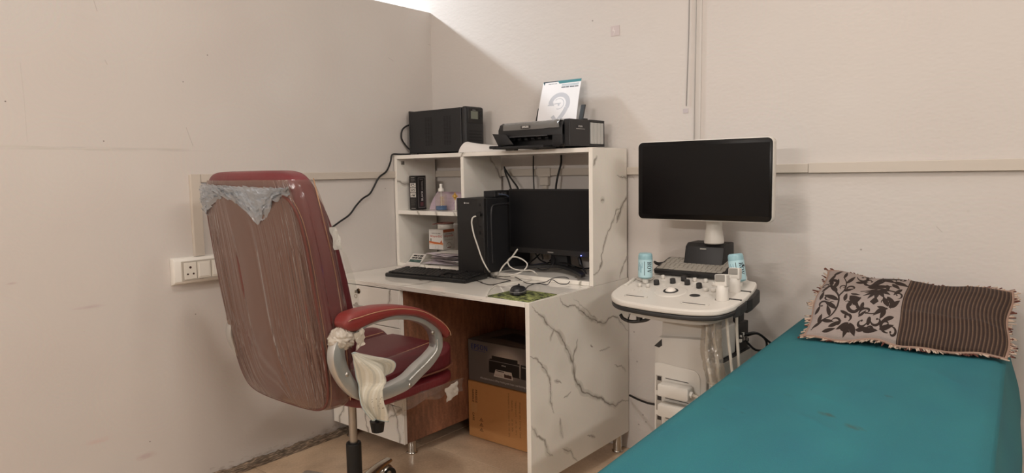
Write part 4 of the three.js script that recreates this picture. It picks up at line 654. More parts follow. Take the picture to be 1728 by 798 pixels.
// ---------------------------------------------------------------- cartons under the desk
{
  const x0 = 0.49, x1 = 0.86, z1 = 0.305, z0 = 0.03, h1 = 0.262, h2 = 0.452;
  const brownTex = dataTex(256, 256, (u, v) => { const a = tn8(u, v), b = tn200(u, v * 0.2), c = tn96(u, v); const t = 0.92 + 0.1 * (a - 0.5) + 0.1 * (b - 0.5) + 0.06 * (c - 0.5); return [204 * t, 148 * t, 92 * t]; }, true);
  const bm = std(0xffffff, 0.8, { map: brownTex });
  const t = thing('cardboard_carton', 'plain brown cardboard carton on the floor under the desk', 'box', [0.68, 0, 0.17]);
  obj('carton', metreUV(rbox(x0, x1, 0.0006, h1, z0, z1, 0.0025, 2)), bm, t);
  const w = x1 - x0 - 0.006, h = h1 - 0.006;
  print('front_print', t, [(x0 + x1) / 2, h1 / 2, z1 + 0.0005], w, h, 'z', canvas(1024, 724, (c) => {
    c.fillStyle = '#cc945c'; c.fillRect(0, 0, 1024, 724); const r = rng(3);
    for (let i = 0; i < 2600; i++) { c.fillStyle = `rgba(${r() < 0.5 ? '176,122,74' : '220,168,114'},0.12)`; c.fillRect(r() * 1024, r() * 724, 20 + r() * 60, 1.5); }
    c.fillStyle = '#4a3320'; const rt = (s, x, y, f) => { c.save(); c.translate(x, y); c.rotate(Math.PI / 2); c.font = f; c.fillText(s, 0, 0); c.restore(); };
    rt('FRAGILE', 118, 96, 'bold 44px sans-serif'); rt('HANDLE WITH CARE', 62, 96, 'bold 44px sans-serif');
    c.fillStyle = 'rgba(204,148,92,0.9)'; c.fillRect(40, 268, 110, 140); c.fillStyle = 'rgba(206,160,110,0.45)'; c.fillRect(44, 280, 100, 120); // tape over the print
    c.strokeStyle = '#5a3d26'; c.lineWidth = 5; for (let i = 0; i < 3; i++) { const y = 455 + i * 66; c.beginPath(); c.moveTo(212, y); c.lineTo(184, y + 42); c.lineTo(240, y + 42); c.closePath(); c.stroke(); c.beginPath(); c.arc(212, y + 24, 9, 0, 7); c.stroke(); }
    c.fillStyle = '#5a3d26'; const f = '30px monospace'; rt('Shipping and Storage Cond', 836, 120, f); rt('Temperature  -40 to 70°C', 772, 120, f); rt('Humidity     20 to 90%', 712, 120, f); rt('Atmospheric Pressure 50-106 kPa', 660, 40, f);
  }), 0.8);
  obj('lid_seam', box(x0 + 0.004, x1 - 0.004, h1 - 0.0002, h1 + 0.0008, (z0 + z1) / 2 - 0.022, (z0 + z1) / 2 + 0.022), std(0xa68455, 0.35), t);
  const g = thing('printer_carton', 'grey printer carton with printed picture standing on the brown carton', 'box', [0.68, h1, 0.17]);
  const a0 = h1 + 0.0014;
  obj('carton', rbox(x0 + 0.002, x1 - 0.004, a0, h2, z0, z1 - 0.004, 0.002, 2), std(0x6b6563, 0.5), g);
  print('front_print', g, [(x0 + x1) / 2 - 0.001, (a0 + h2) / 2, z1 - 0.0035], w - 0.006, h2 - a0 - 0.005, 'z', canvas(1024, 520, (c) => {
    c.fillStyle = '#6b6563'; c.fillRect(0, 0, 1024, 520);
    c.save(); c.translate(640, 215); c.scale(1, 0.72); const gr = c.createRadialGradient(0, 0, 60, 0, 0, 380); gr.addColorStop(0, '#d8cfc8'); gr.addColorStop(0.45, '#a89e98'); gr.addColorStop(1, 'rgba(107,101,99,0)'); c.fillStyle = gr; c.fillRect(-640, -400, 1280, 900); c.restore(); // the glow printed on the picture's backdrop
    c.fillStyle = '#1d2f63'; c.font = 'bold 92px sans-serif'; c.fillText('EPSON', 40, 108); c.fillStyle = '#3c4470'; c.fillRect(44, 122, 250, 7);
    c.fillStyle = '#141314'; c.beginPath(); c.moveTo(380, 190); c.lineTo(850, 190); c.lineTo(850, 372); c.lineTo(350, 372); c.lineTo(350, 210); c.fill(); c.fillRect(400, 150, 420, 50); c.fillStyle = '#8d8a88'; c.fillRect(352, 212, 498, 7); c.fillRect(842, 214, 6, 150); c.fillStyle = '#1c1a1b'; c.fillRect(868, 196, 96, 180); c.fillStyle = '#d9d5d0'; c.font = 'bold 22px sans-serif'; c.fillText('EPSON', 560, 262); c.font = 'bold 18px sans-serif'; c.fillText('EPSON', 886, 232);
    c.fillStyle = '#d6d0cb'; c.beginPath(); c.moveTo(460, 318); c.lineTo(720, 318); c.lineTo(745, 412); c.lineTo(425, 412); c.fill(); c.fillStyle = '#3a3435'; c.fillRect(470, 326, 130, 12); c.fillStyle = '#5d4037'; c.fillRect(600, 360, 120, 40); c.fillStyle = '#2a2422'; for (let i = 0; i < 6; i++) c.fillRect(604 + i * 18, 352 + (i % 3) * 6, 10, 34); c.fillStyle = '#b59a94'; for (let i = 0; i < 8; i++) c.fillRect(446 + i * 16, 376 + (i % 2) * 10, 10, 12);
    c.fillStyle = '#e4e0dc'; c.font = '30px sans-serif'; c.fillText('Affordable Home & Office Printing with Super Low Running Cost', 196, 478, 800);
  }), 0.45);
  print('top_print', g, [(x0 + x1) / 2, h2 + 0.0006, (z0 + z1) / 2 - 0.002], w - 0.006, z1 - z0 - 0.012, 'y', canvas(512, 380, (c) => { c.fillStyle = '#6a6562'; c.fillRect(0, 0, 512, 380); c.fillStyle = '#16243a'; c.beginPath(); c.moveTo(90, 330); c.bezierCurveTo(180, 200, 330, 330, 512, 300); c.lineTo(512, 120); c.bezierCurveTo(380, 260, 230, 60, 150, 110); c.fill(); c.fillStyle = '#0c0d10'; c.fillRect(330, 60, 182, 90); c.fillStyle = '#8d8883'; c.fillRect(20, 350, 490, 6); }), 0.45);
}
// ================================================================ red office chair with its wrapping still on
{
  const CX = 0.645, t = thing('office_chair', 'maroon leather office chair still in its plastic wrap, facing the desk', 'chair', [CX, 0, 1.077]);
  const leather = phys(0x6e2127, 0.36, { bumpMap: rep(leatherBump, 9), bumpScale: 0.0005, clearcoat: 0.15, clearcoatRoughness: 0.4 });
  const brown = phys(0x6a362c, 0.42, { bumpMap: rep(leatherBump, 9), bumpScale: 0.0005 });
  const seatLeather = phys(0x5c1c22, 0.38, { bumpMap: rep(leatherBump, 9), bumpScale: 0.0005 });
  const armLeather = phys(0x7c2a26, 0.34, { bumpMap: rep(leatherBump, 9), bumpScale: 0.0004, clearcoat: 0.2, clearcoatRoughness: 0.35 });
  const thread = std(0xb08a6a, 0.7);
  const film = (tr, rough, col = 0xcfc4ba, bump) => phys(col, rough, { transmission: tr, thickness: 0, side: THREE.DoubleSide, ...(bump ? { bumpMap: bump, bumpScale: 0.012 } : {}) });
  // --- backrest as a bent superellipsoid; n* in -1..1
  const e1 = 0.27, e2 = 0.44, Y0 = 0.478, Y1 = 1.222;
  const rearZ = (y) => { const s = (y - 0.5) / 0.7; return 1.352 + 0.135 * s - 0.035 * s * s; };
  const deep = (y) => { const s = clamp((y - 0.5) / 0.7, 0, 1); return 0.105 + 0.03 * Math.sin(s * Math.PI) - 0.01 * s; };
  const halfW = (y) => { const s = clamp((y - 0.5) / 0.7, -0.1, 1.1); return 0.262 + 0.012 * s + 0.014 * Math.sin(s * Math.PI * 1.1); };
  const world = (nx, ny, nz, k = 0) => { const y = lerp(Y0, Y1, (ny + 1) / 2), d = deep(y), hw = halfW(y); const curve = -0.030 * (1 - nx * nx) * 0; return V(CX + (hw + k) * nx, y + k * ny, rearZ(y) - d / 2 + (d / 2 + k) * nz + 0.022 * (1 - nx * nx) * Math.max(nz, 0)); };
  const sp = (c, e) => Math.sign(c) * Math.pow(Math.abs(c), e);
  const ell = (a, b) => [sp(Math.cos(b), e1) * sp(Math.cos(a), e2), sp(Math.sin(b), e1), sp(Math.cos(b), e1) * sp(Math.sin(a), e2)];
  const shell = (k, a0, a1, b0, b1, nu, nv, add) => grid(nu, nv, (u, v) => { const a = lerp(a0, a1, u), b = lerp(b0, b1, v); const n = ell(a, b); return world(...n, k + (add ? add(u, v, n) : 0)); }, (u, v, p) => [(a0 + (a1 - a0) * u) * 0.3, p.y]);
  const back = shell(0, Math.PI, -Math.PI, -Math.PI / 2, Math.PI / 2, 96, 72);
  const bk = obj('backrest', back, leather, t);
  // rear panel, brown side of the hide
  const panZ = (nx, ny) => Math.pow(Math.max(0.0001, Math.pow(Math.max(0, 1 - Math.pow(Math.abs(ny), 2 / e1)), e1 / e2) - Math.pow(Math.abs(nx), 2 / e2)), e2 / 2);
  const PX = 0.945, PY0 = -0.992, PY1 = 0.84, PC = (PY0 + PY1) / 2, PHh = (PY1 - PY0) / 2;
  const border = (th, k = 1) => [PX * k * sp(Math.cos(th), 0.3), PC + PHh * k * sp(Math.sin(th), 0.3)];
  obj('rear_panel', grid(96, 30, (u, v) => { const [bx, by] = border(u * Math.PI * 2), r = 1 - v, nx = bx * r, ny = PC + (by - PC) * r; return world(nx, ny, panZ(nx, ny), 0.0022); }, (u, v, p) => [p.x, p.y]), brown, bk);
  const rimAt = (th, k, off) => { const [a, b] = border(th, k); return world(a, b, panZ(clamp(a, -0.995, 0.995), clamp(b, -0.995, 0.995)), off); };
  const ringPts = (k, off, t0, t1, n) => { const P = []; for (let i = 0; i < n; i++) P.push(rimAt(lerp(t0, t1, i / n), k, off)); return P; };
  obj('piping', tube(ringPts(1, 0.0035, 0, Math.PI * 2, 160), 0.0045, 320, 8, true), brown, bk);
  const sr = [-1, 1].map((s) => { const pts = []; for (let i = 0; i <= 60; i++) { const ny = lerp(-0.9, 0.93, i / 60); pts.push(world(s * 0.995, ny, -0.35, 0.0012)); } return tube(pts, 0.0016, 120, 6); });
  obj('stitching', sr[0], thread, bk); obj('stitching', sr[1], thread, bk);
  obj('stitching', tube(ringPts(1.025, 0.0022, -0.9, Math.PI + 0.9, 150), 0.0013, 220, 6), thread, bk);
  // front cushion and lumbar roll
  obj('front_cushion', grid(48, 40, (u, v) => { const a = lerp(Math.PI, -Math.PI, u), b = lerp(-Math.PI / 2, Math.PI / 2, v), y = lerp(0.56, 1.19, (sp(Math.sin(b), 0.45) + 1) / 2), c = sp(Math.cos(b), 0.45), s = (y - 0.5) / 0.7; return V(CX + 0.235 * c * sp(Math.cos(a), 0.5), y, rearZ(y) - deep(y) - 0.012 + c * sp(Math.sin(a), 0.7) * (0.04 + 0.02 * Math.sin(s * 5))); }), seatLeather, t);
  // wrap of clear film: rear and both flanks, pulled into creases that run down to the near lower corner
  const crease = (u, v, n) => { const q = n[0] * 0.62 + n[1] * 0.2; const band = 0.8 * smooth(n[1], -0.75, -0.25) * (1 - smooth(n[1], 0.1, 0.5)) + 0.12; const w = N1(q * 46 + 3, n[1] * 1.6) - 0.5, w2 = N2(q * 90 + 9, n[1] * 2.2) - 0.5; return 0.0045 + band * (0.009 * w + 0.005 * w2) + 0.003 * (fbm(n[0] * 4, n[1] * 4, 3) - 0.5); };
  const creaseBump = dataTex(1024, 512, (u, v) => { const q = u + v * 0.16; const en = 0.12 + smooth(v, 0.28, 0.42) * (1 - smooth(v, 0.55, 0.78)) * (0.35 + 0.9 * N2(u * 7 + 2, v * 3)) + 0.5 * smooth(u, 0.7, 0.95); return clamp(0.5 + 1.1 * en * Math.sign(N1(q * 60, v * 1.6) - 0.5) * Math.pow(Math.abs(N1(q * 60, v * 1.6) - 0.5) * 2, 2) * 0.5 + 0.25 * en * (N2(q * 150, v * 3) - 0.5), 0, 1); }, false, [1, 1]);
  const wrapAt = (a0, a1, nu, mat) => obj('plastic_wrap', grid(nu, 150, (u, v) => { const a = lerp(a0, a1, u), b = lerp(-1.47, 0.80, v), n = ell(a, b); return world(...n, crease(u, v, n)); }, (u, v) => [u, v]), mat, t);
  wrapAt(Math.PI * 0.80, Math.PI * 0.20, 160, film(0.8, 0.15, 0xc8ab9c, creaseBump));
  wrapAt(Math.PI * 0.1995, -Math.PI * 0.17, 60, film(0.95, 0.12, 0xe6d8d0, rep(creaseBump, 0.3, 1)));
  wrapAt(Math.PI * 1.12, Math.PI * 0.8005, 50, film(0.9, 0.14, 0xe0d4ca));
  // bunched, crumpled edge of the film below the top roll
  const sag = (u) => 0.048 + 0.05 * Math.exp(-Math.pow((u - 0.72) / 0.1, 2)) + 0.062 * Math.pow(Math.max(0, 1 - u / 0.3), 1.3) - 0.02 * Math.exp(-Math.pow((u - 0.38) / 0.14, 2));
  for (let k = 0; k < 3; k++) obj('plastic_bunch', grid(110, 26, (u, v) => { const nx = lerp(-0.99, 0.86, u), y = 1.17 - 0.014 * u - v * sag(u) * (1 - 0.18 * k) * (1 - 0.8 * smooth(u, 0.8, 1)), ny = (y - Y0) / (Y1 - Y0) * 2 - 1, nz = panZ(clamp(nx, -0.985, 0.985), ny); const q = fbm(u * 26 + k * 31, v * 5 + k * 7, 4) - 0.5, q2 = Math.abs(N2(u * 60 + k * 13 + v * 6, v * 9) - 0.5); const w = world(nx, ny, nz, 0.008 + 0.004 * k + 0.022 * q * (0.3 + v) + 0.010 * q2); w.y += 0.012 * (N1(u * 40 + k * 5, v * 3) - 0.5) * v; return w; }), film(0.62, 0.13, 0xd2d6da), t);
  // loose tails of film at the near flank
  obj('plastic_tag', sheet(6, 14, (u, v) => { const p = world(1, lerp(0.36, 0.54, v), lerp(-0.45, -0.85, u), 0.006); p.x += 0.004 * N1(u * 5, v * 9); p.z += 0.003 * Math.sin(v * 9); return p; }, 0.0006), film(0.6, 0.16, 0xe8e6e0), t);
  obj('plastic_tail', grid(10, 24, (u, v) => { const y = lerp(0.66, 1.02, v), p = world(0.96, (y - Y0) / (Y1 - Y0) * 2 - 1, -1, 0.004); p.z -= 0.028 * u * Math.sin(Math.PI * v); return p; }), film(0.9, 0.1, 0xeeeeea), t);
  obj('plastic_tail', grid(8, 16, (u, v) => V(CX - halfW(0.7) - 0.004 - 0.02 * u * (0.4 + N1(v * 6, 3)) * Math.sin(Math.PI * v), lerp(0.62, 0.86, v), 1.33 + 0.03 * u), undefined), film(0.8, 0.15, 0xe2ddd6), t);
  // --- seat
  const cushion = (x0, x1, y0, y1, z0, z1, ex, ey, crown) => grid(64, 36, (u, v) => { const a = lerp(Math.PI, -Math.PI, u), b = lerp(-Math.PI / 2, Math.PI / 2, v), c = sp(Math.cos(b), ey), X = c * sp(Math.cos(a), ex), Z = c * sp(Math.sin(a), ex), Yn = sp(Math.sin(b), ey); return V((x0 + x1) / 2 + (x1 - x0) / 2 * X, lerp(y0, y1, (Yn + 1) / 2) + (Yn > 0 ? crown(X, Z) : 0), (z0 + z1) / 2 + (z1 - z0) / 2 * Z); }, (u, v, p) => [p.x, p.z]);
  obj('seat_base', cushion(CX - 0.275, CX + 0.275, 0.452, 0.504, 0.787, 1.24, 0.4, 0.4, () => 0), leather, t);
  const st = obj('seat', cushion(CX - 0.27, CX + 0.27, 0.505, 0.556, 0.775, 1.315, 0.4, 0.5, (X, Z) => 0.02 * (1 - X * X * 0.4) + 0.02 * Math.exp(-Math.pow((Math.abs(X) - 0.78) / 0.2, 2)) - 0.012 * Z - 0.014 * Math.exp(-Math.pow((Math.abs(X) - 0.5) / 0.07, 2))), seatLeather, t);
  for (const s of [-1, 1]) { const pts = []; for (let i = 0; i <= 30; i++) { const z = lerp(0.81, 1.27, i / 30); pts.push(V(CX + s * (0.135 + 0.012 * Math.sin(i / 30 * 3)), 0.5595 + 0.012 - 0.012 * ((z - 1.05) / 0.26), z)); } obj('stitching', tube(pts, 0.0015, 60, 6), thread, st); }
  const band = []; for (let i = 0; i < 80; i++) { const a = i / 80 * Math.PI * 2; band.push(V(CX + 0.2735 * sp(Math.cos(a), 0.4), 0.518, 1.045 + 0.273 * sp(Math.sin(a), 0.4))); }
  obj('seam', tube(band, 0.0035, 200, 6, true), phys(0x6b4030, 0.45), st);
  // film hanging under the seat
  obj('plastic_flap', grid(30, 12, (u, v) => V(CX + 0.279 + 0.012 * (N1(u * 8, v * 3) - 0.3), 0.47 - v * (0.03 + 0.025 * N2(u * 5, 1)), lerp(1.12, 0.80, u)), undefined), film(0.93, 0.12, 0xe4dcd2), t);
  obj('plastic_flap', sheet(8, 10, (u, v) => V(CX + 0.292 + 0.008 * N1(u * 6, v * 6), 0.458 - 0.05 * v + 0.014 * u, lerp(0.895, 0.835, u) + 0.01 * N2(u * 4, v * 5)), 0.0008), film(0.3, 0.2, 0xd8cfc4), t);
  // --- arms
  const zy = (px, py, x) => { const p = at(px, py, 'x', x); return [p.z, p.y]; };
  const XO = 0.985; // outer face of the near arm
  const line = [[599.5, 566, 6], [612, 553, 8], [626, 545, 8], [652, 537, 8], [678, 535, 8], [707, 539, 9], [728, 549, 12], [740, 566, 17], [741, 587, 18], [729, 606, 21], [708, 627, 23], [690, 645, 23], [670, 656, 22], [647, 665, 21], [622, 668, 20], [602, 659, 19], [585, 638, 21], [574, 610, 22], [574, 588, 19], [581, 573, 17]];
  const metal = std(0xc6c5c1, 0.36, { metalness: 0.8, bumpMap: rep(fineBump, 8), bumpScale: 0.0002 });
  const loopPts = line.map(([a, b, w]) => [...zy(a, b, XO), w / 500]);
  const cz = new THREE.CatmullRomCurve3(loopPts.map(([z, y, w]) => V(z, y, w)), false, 'centripetal');
  const ringGeo = () => { const L = [], R = [], n = 120; for (let i = 0; i <= n; i++) { const p = cz.getPoint(i / n), q = cz.getTangent(i / n), l = Math.hypot(q.x, q.y) || 1, nx = -q.y / l, ny = q.x / l; L.push([p.x + nx * p.z / 2, p.y + ny * p.z / 2]); R.push([p.x - nx * p.z / 2, p.y - ny * p.z / 2]); } return [...L, ...R.reverse()]; };
  const outline = ringGeo();
  const padTop = [[577, 540], [585, 530], [599.5, 524], [620, 519], [639, 516], [660, 514.5], [678, 515], [707, 520], [731, 532], [749, 546], [756, 558], [755, 569]], padBot = [[578, 557], [585, 560], [597, 560], [612.6, 551], [639, 540.5], [660, 534], [678, 532], [707, 535], [727, 545], [741, 557], [748, 567], [751, 571]];
  const T1 = new THREE.CatmullRomCurve3(padTop.map(([a, b]) => V(...zy(a, b, XO), 0))), B1 = new THREE.CatmullRomCurve3(padBot.map(([a, b]) => V(...zy(a, b, XO), 0)));
  const padGeo = (xc) => grid(32, 70, (u, v) => { const vv = 0.5 - 0.5 * Math.cos(v * Math.PI), a = T1.getPoint(vv), b = B1.getPoint(vv), end = Math.pow(Math.max(0, 1 - Math.pow(Math.abs(2 * vv - 1), 7)), 0.4), th = u * Math.PI * 2; const m = a.clone().lerp(b, 0.5 - 0.5 * end * sp(Math.sin(th), 0.62)); return V(xc + 0.036 * (0.25 + 0.75 * end) * sp(Math.cos(th), 0.55), m.y, m.x); }, (u, v) => [u * 0.18, v * 0.5]);
  const stitchAt = (x, f) => { const pts = []; for (let i = 2; i <= 38; i++) { const a = T1.getPoint(i / 40), b = B1.getPoint(i / 40), m = a.lerp(b, f); pts.push(V(x, m.y, m.x)); } return tube(pts, 0.0012, 90, 6); };
  for (const s of [1, -1]) {
    const xo = s > 0 ? XO : 0.385, xi = xo - s * 0.034, lo = Math.min(xo, xi), hi = Math.max(xo, xi);
    const arm = obj('armrest_frame', prism(outline, 'x', lo, hi, 0.004), metal, t);
    const pad = obj('armrest_pad', padGeo((lo + hi) / 2), armLeather, t);
    obj('stitching', stitchAt(xo + s * 0.0185, 0.3), thread, pad);
    for (const [px, py] of [[586, 632], [692, 650], [731, 561]]) { const [z, y] = zy(px, py, XO); obj('bolt', lathe([[0, 0.004], [0.004, 0.0035], [0.007, 0.001], [0.007, -0.002]], [0, 0, 0], 16).applyQuaternion(rotZ(-s * Math.PI / 2)).translate(xo, y, z), M.steel, arm); }
    // groove ridge on the curved strut
    if (s > 0) { const rid = [[738, 572], [737, 590], [723, 609], [703, 629], [690, 642]].map(([a, b]) => { const [z, y] = zy(a, b, XO); return V(xo + 0.001, y, z); }); obj('ridge', tube(rid, 0.003, 40, 8), metal, arm); }
    // bracket under the seat
    const [bz, by] = zy(650, 664, XO); obj('arm_bracket', rbox(Math.min(CX + s * 0.2, CX + s * 0.1), Math.max(CX + s * 0.2, CX + s * 0.1), 0.44, 0.4515, 1.0, 1.1, 0.003), M.black, t);
  }
  // knotted film round the near arm
  { const k = zy(584, 572, XO), r = rng(4);
    obj('plastic_knot', grid(48, 32, (u, v) => { const a = u * Math.PI * 2, b = (v - 0.5) * Math.PI, q = 0.72 + 0.55 * fbm(Math.cos(a) * 2 + 5 + v * 3, Math.sin(a) * 2 + v * 5, 4) + 0.4 * Math.abs(N2(u * 30, v * 22) - 0.5); return V(XO - 0.018 + 0.034 * q * Math.cos(b) * Math.cos(a), k[1] + 0.030 * q * Math.sin(b), k[0] + 0.036 * q * Math.cos(b) * Math.sin(a)); }), film(0.5, 0.18, 0xe6dccd), t);
    obj('plastic_knot', sheet(8, 10, (u, v) => V(XO + 0.01 + 0.008 * N1(u * 5, v * 7), k[1] + 0.012 - 0.05 * v + 0.014 * u, k[0] - 0.03 - 0.028 * u + 0.012 * N2(u * 7, v * 5)), 0.0008), film(0.45, 0.2, 0xe2d9ca), t); }
  // --- mechanism, gas lift, tension knob, star base
  obj('tilt_mechanism', rbox(CX - 0.06, CX + 0.06, 0.415, 0.4515, 0.95, 1.13, 0.008, 3), M.black, t);
  obj('gas_piston', cyl([CX, 0.24, 1.077], [CX, 0.417, 1.077], 0.0145, 0.0145, 28), M.steel, t);
  obj('lift_sleeve', lathe([[0, 0.094], [0.027, 0.094], [0.027, 0.246], [0.025, 0.252], [0.0165, 0.2525], [0.0165, 0.246], [0, 0.246]], [CX, 0, 1.077], 32), std(0x101010, 0.55), t);
  { const k = at(637, 718, 'x', CX); obj('tension_knob', cyl([CX, k.y - 0.022, k.z], [CX, k.y + 0.018, k.z], 0.022, 0.028, 28), M.black, t); obj('knob_stem', cyl([CX, k.y + 0.018, k.z], [CX, 0.417, k.z], 0.008), M.black, t); }
  obj('base_hub', lathe([[0, 0.05], [0.036, 0.05], [0.042, 0.058], [0.04, 0.088], [0.03, 0.095], [0, 0.095]], [CX, 0, 1.077], 32), M.black, t);
  const cst = at(636, 786, 'y', 0.09), a0 = Math.atan2(cst.z - 1.077, cst.x - CX);
  for (let i = 0; i < 5; i++) {
    const a = a0 + i * Math.PI * 2 / 5, R = 0.25, ex = CX + R * Math.cos(a), ez = 1.077 + R * Math.sin(a), mx = CX + 0.15 * Math.cos(a), mz = 1.077 + 0.15 * Math.sin(a);
    const leg = obj('base_leg', grid(16, 20, (u, v) => { const rr = lerp(0.03, R + 0.02, v), th = u * Math.PI * 2, w = lerp(0.026, 0.019, v), h = lerp(0.02, 0.011, v), y = 0.072 + 0.008 * Math.sin(v * Math.PI); return V(CX + rr * Math.cos(a) - w * Math.cos(th) * Math.sin(a), y + h * Math.sin(th), 1.077 + rr * Math.sin(a) + w * Math.cos(th) * Math.cos(a)); }), M.chrome, t);
    const cz0 = a + Math.PI / 2;
    const ca = obj('caster', [-1, 1].map((s) => { const g = new THREE.CylinderGeometry(0.027, 0.027, 0.018, 24); g.rotateX(Math.PI / 2); g.rotateY(-a - 0.6); g.translate(ex - s * 0.013 * Math.sin(a + 0.6) * -1, 0.0275, ez + s * 0.013 * Math.cos(a + 0.6)); return g; }), M.black, t);
    obj('caster_hood', [new THREE.SphereGeometry(0.03, 20, 12, 0, Math.PI * 2, 0, Math.PI / 2).scale(1, 1, 0.75).rotateY(-a - 0.6).translate(ex, 0.034, ez), cyl([ex, 0.05, ez], [ex, 0.07, ez], 0.006)], M.chrome, ca);
  }
}
// ---------------------------------------------------------------- towel over the near arm
{
  const X = 1.0, P = (px, py, x = X) => at(px, py, 'x', x);
  const Ls = [[592, 595], [596, 610], [602, 632], [607, 652], [606, 668], [606, 684], [612, 697], [622, 707]], Rs = [[596, 594], [622, 600], [661, 611], [659, 626], [645, 638], [644, 662], [650, 688], [650, 707]];
  const l = new THREE.CatmullRomCurve3(Ls.map(([a, b]) => P(a, b))), r = new THREE.CatmullRomCurve3(Rs.map(([a, b]) => P(a, b)));
  const tex = canvas(512, 512, (c) => { c.fillStyle = '#cfc8b6'; c.fillRect(0, 0, 512, 512); const q = rng(8); for (let i = 0; i < 9; i++) { c.fillStyle = i % 2 ? '#d9d4c6' : '#bdb8a9'; c.fillRect(30 + i * 52, 0, 22, 512); } for (let i = 0; i < 3000; i++) { c.fillStyle = `rgba(120,110,90,${0.06 * q()})`; c.fillRect(q() * 512, q() * 512, 3, 3); } for (let i = 0; i < 14; i++) { c.fillStyle = 'rgba(96,84,66,0.4)'; c.beginPath(); c.ellipse(170 + q() * 120, 330 + q() * 80, 3 + q() * 4, 2 + q() * 3, 0, 0, 7); c.fill(); } c.strokeStyle = '#aab5b2'; c.lineWidth = 12; c.strokeRect(4, 4, 504, 504); });
  const g = sheet(44, 60, (u, v) => { const a = l.getPoint(v), b = r.getPoint(v), p = a.lerp(b, u); p.x += 0.004 + 0.020 * Math.sin(Math.PI * u) * smooth(v, 0, 0.3) + 0.014 * Math.sin(u * 9 - v * 5) * smooth(v, 0.05, 0.35) + 0.006 * (fbm(u * 6, v * 6, 3) - 0.5) + 0.012 * Math.exp(-Math.pow((u - 0.42 - 0.2 * v) / 0.07, 2)) * smooth(v, 0.1, 0.5); return p; }, 0.0022, (u, v) => [u, 1 - v]);
  single('hand_towel', 'cream striped hand towel hanging from the metal chair arm', 'towel', P(600, 640), g, std(0xffffff, 0.95, { map: tex, side: THREE.DoubleSide, bumpMap: rep(fineBump, 3), bumpScale: 0.0012 }));
}
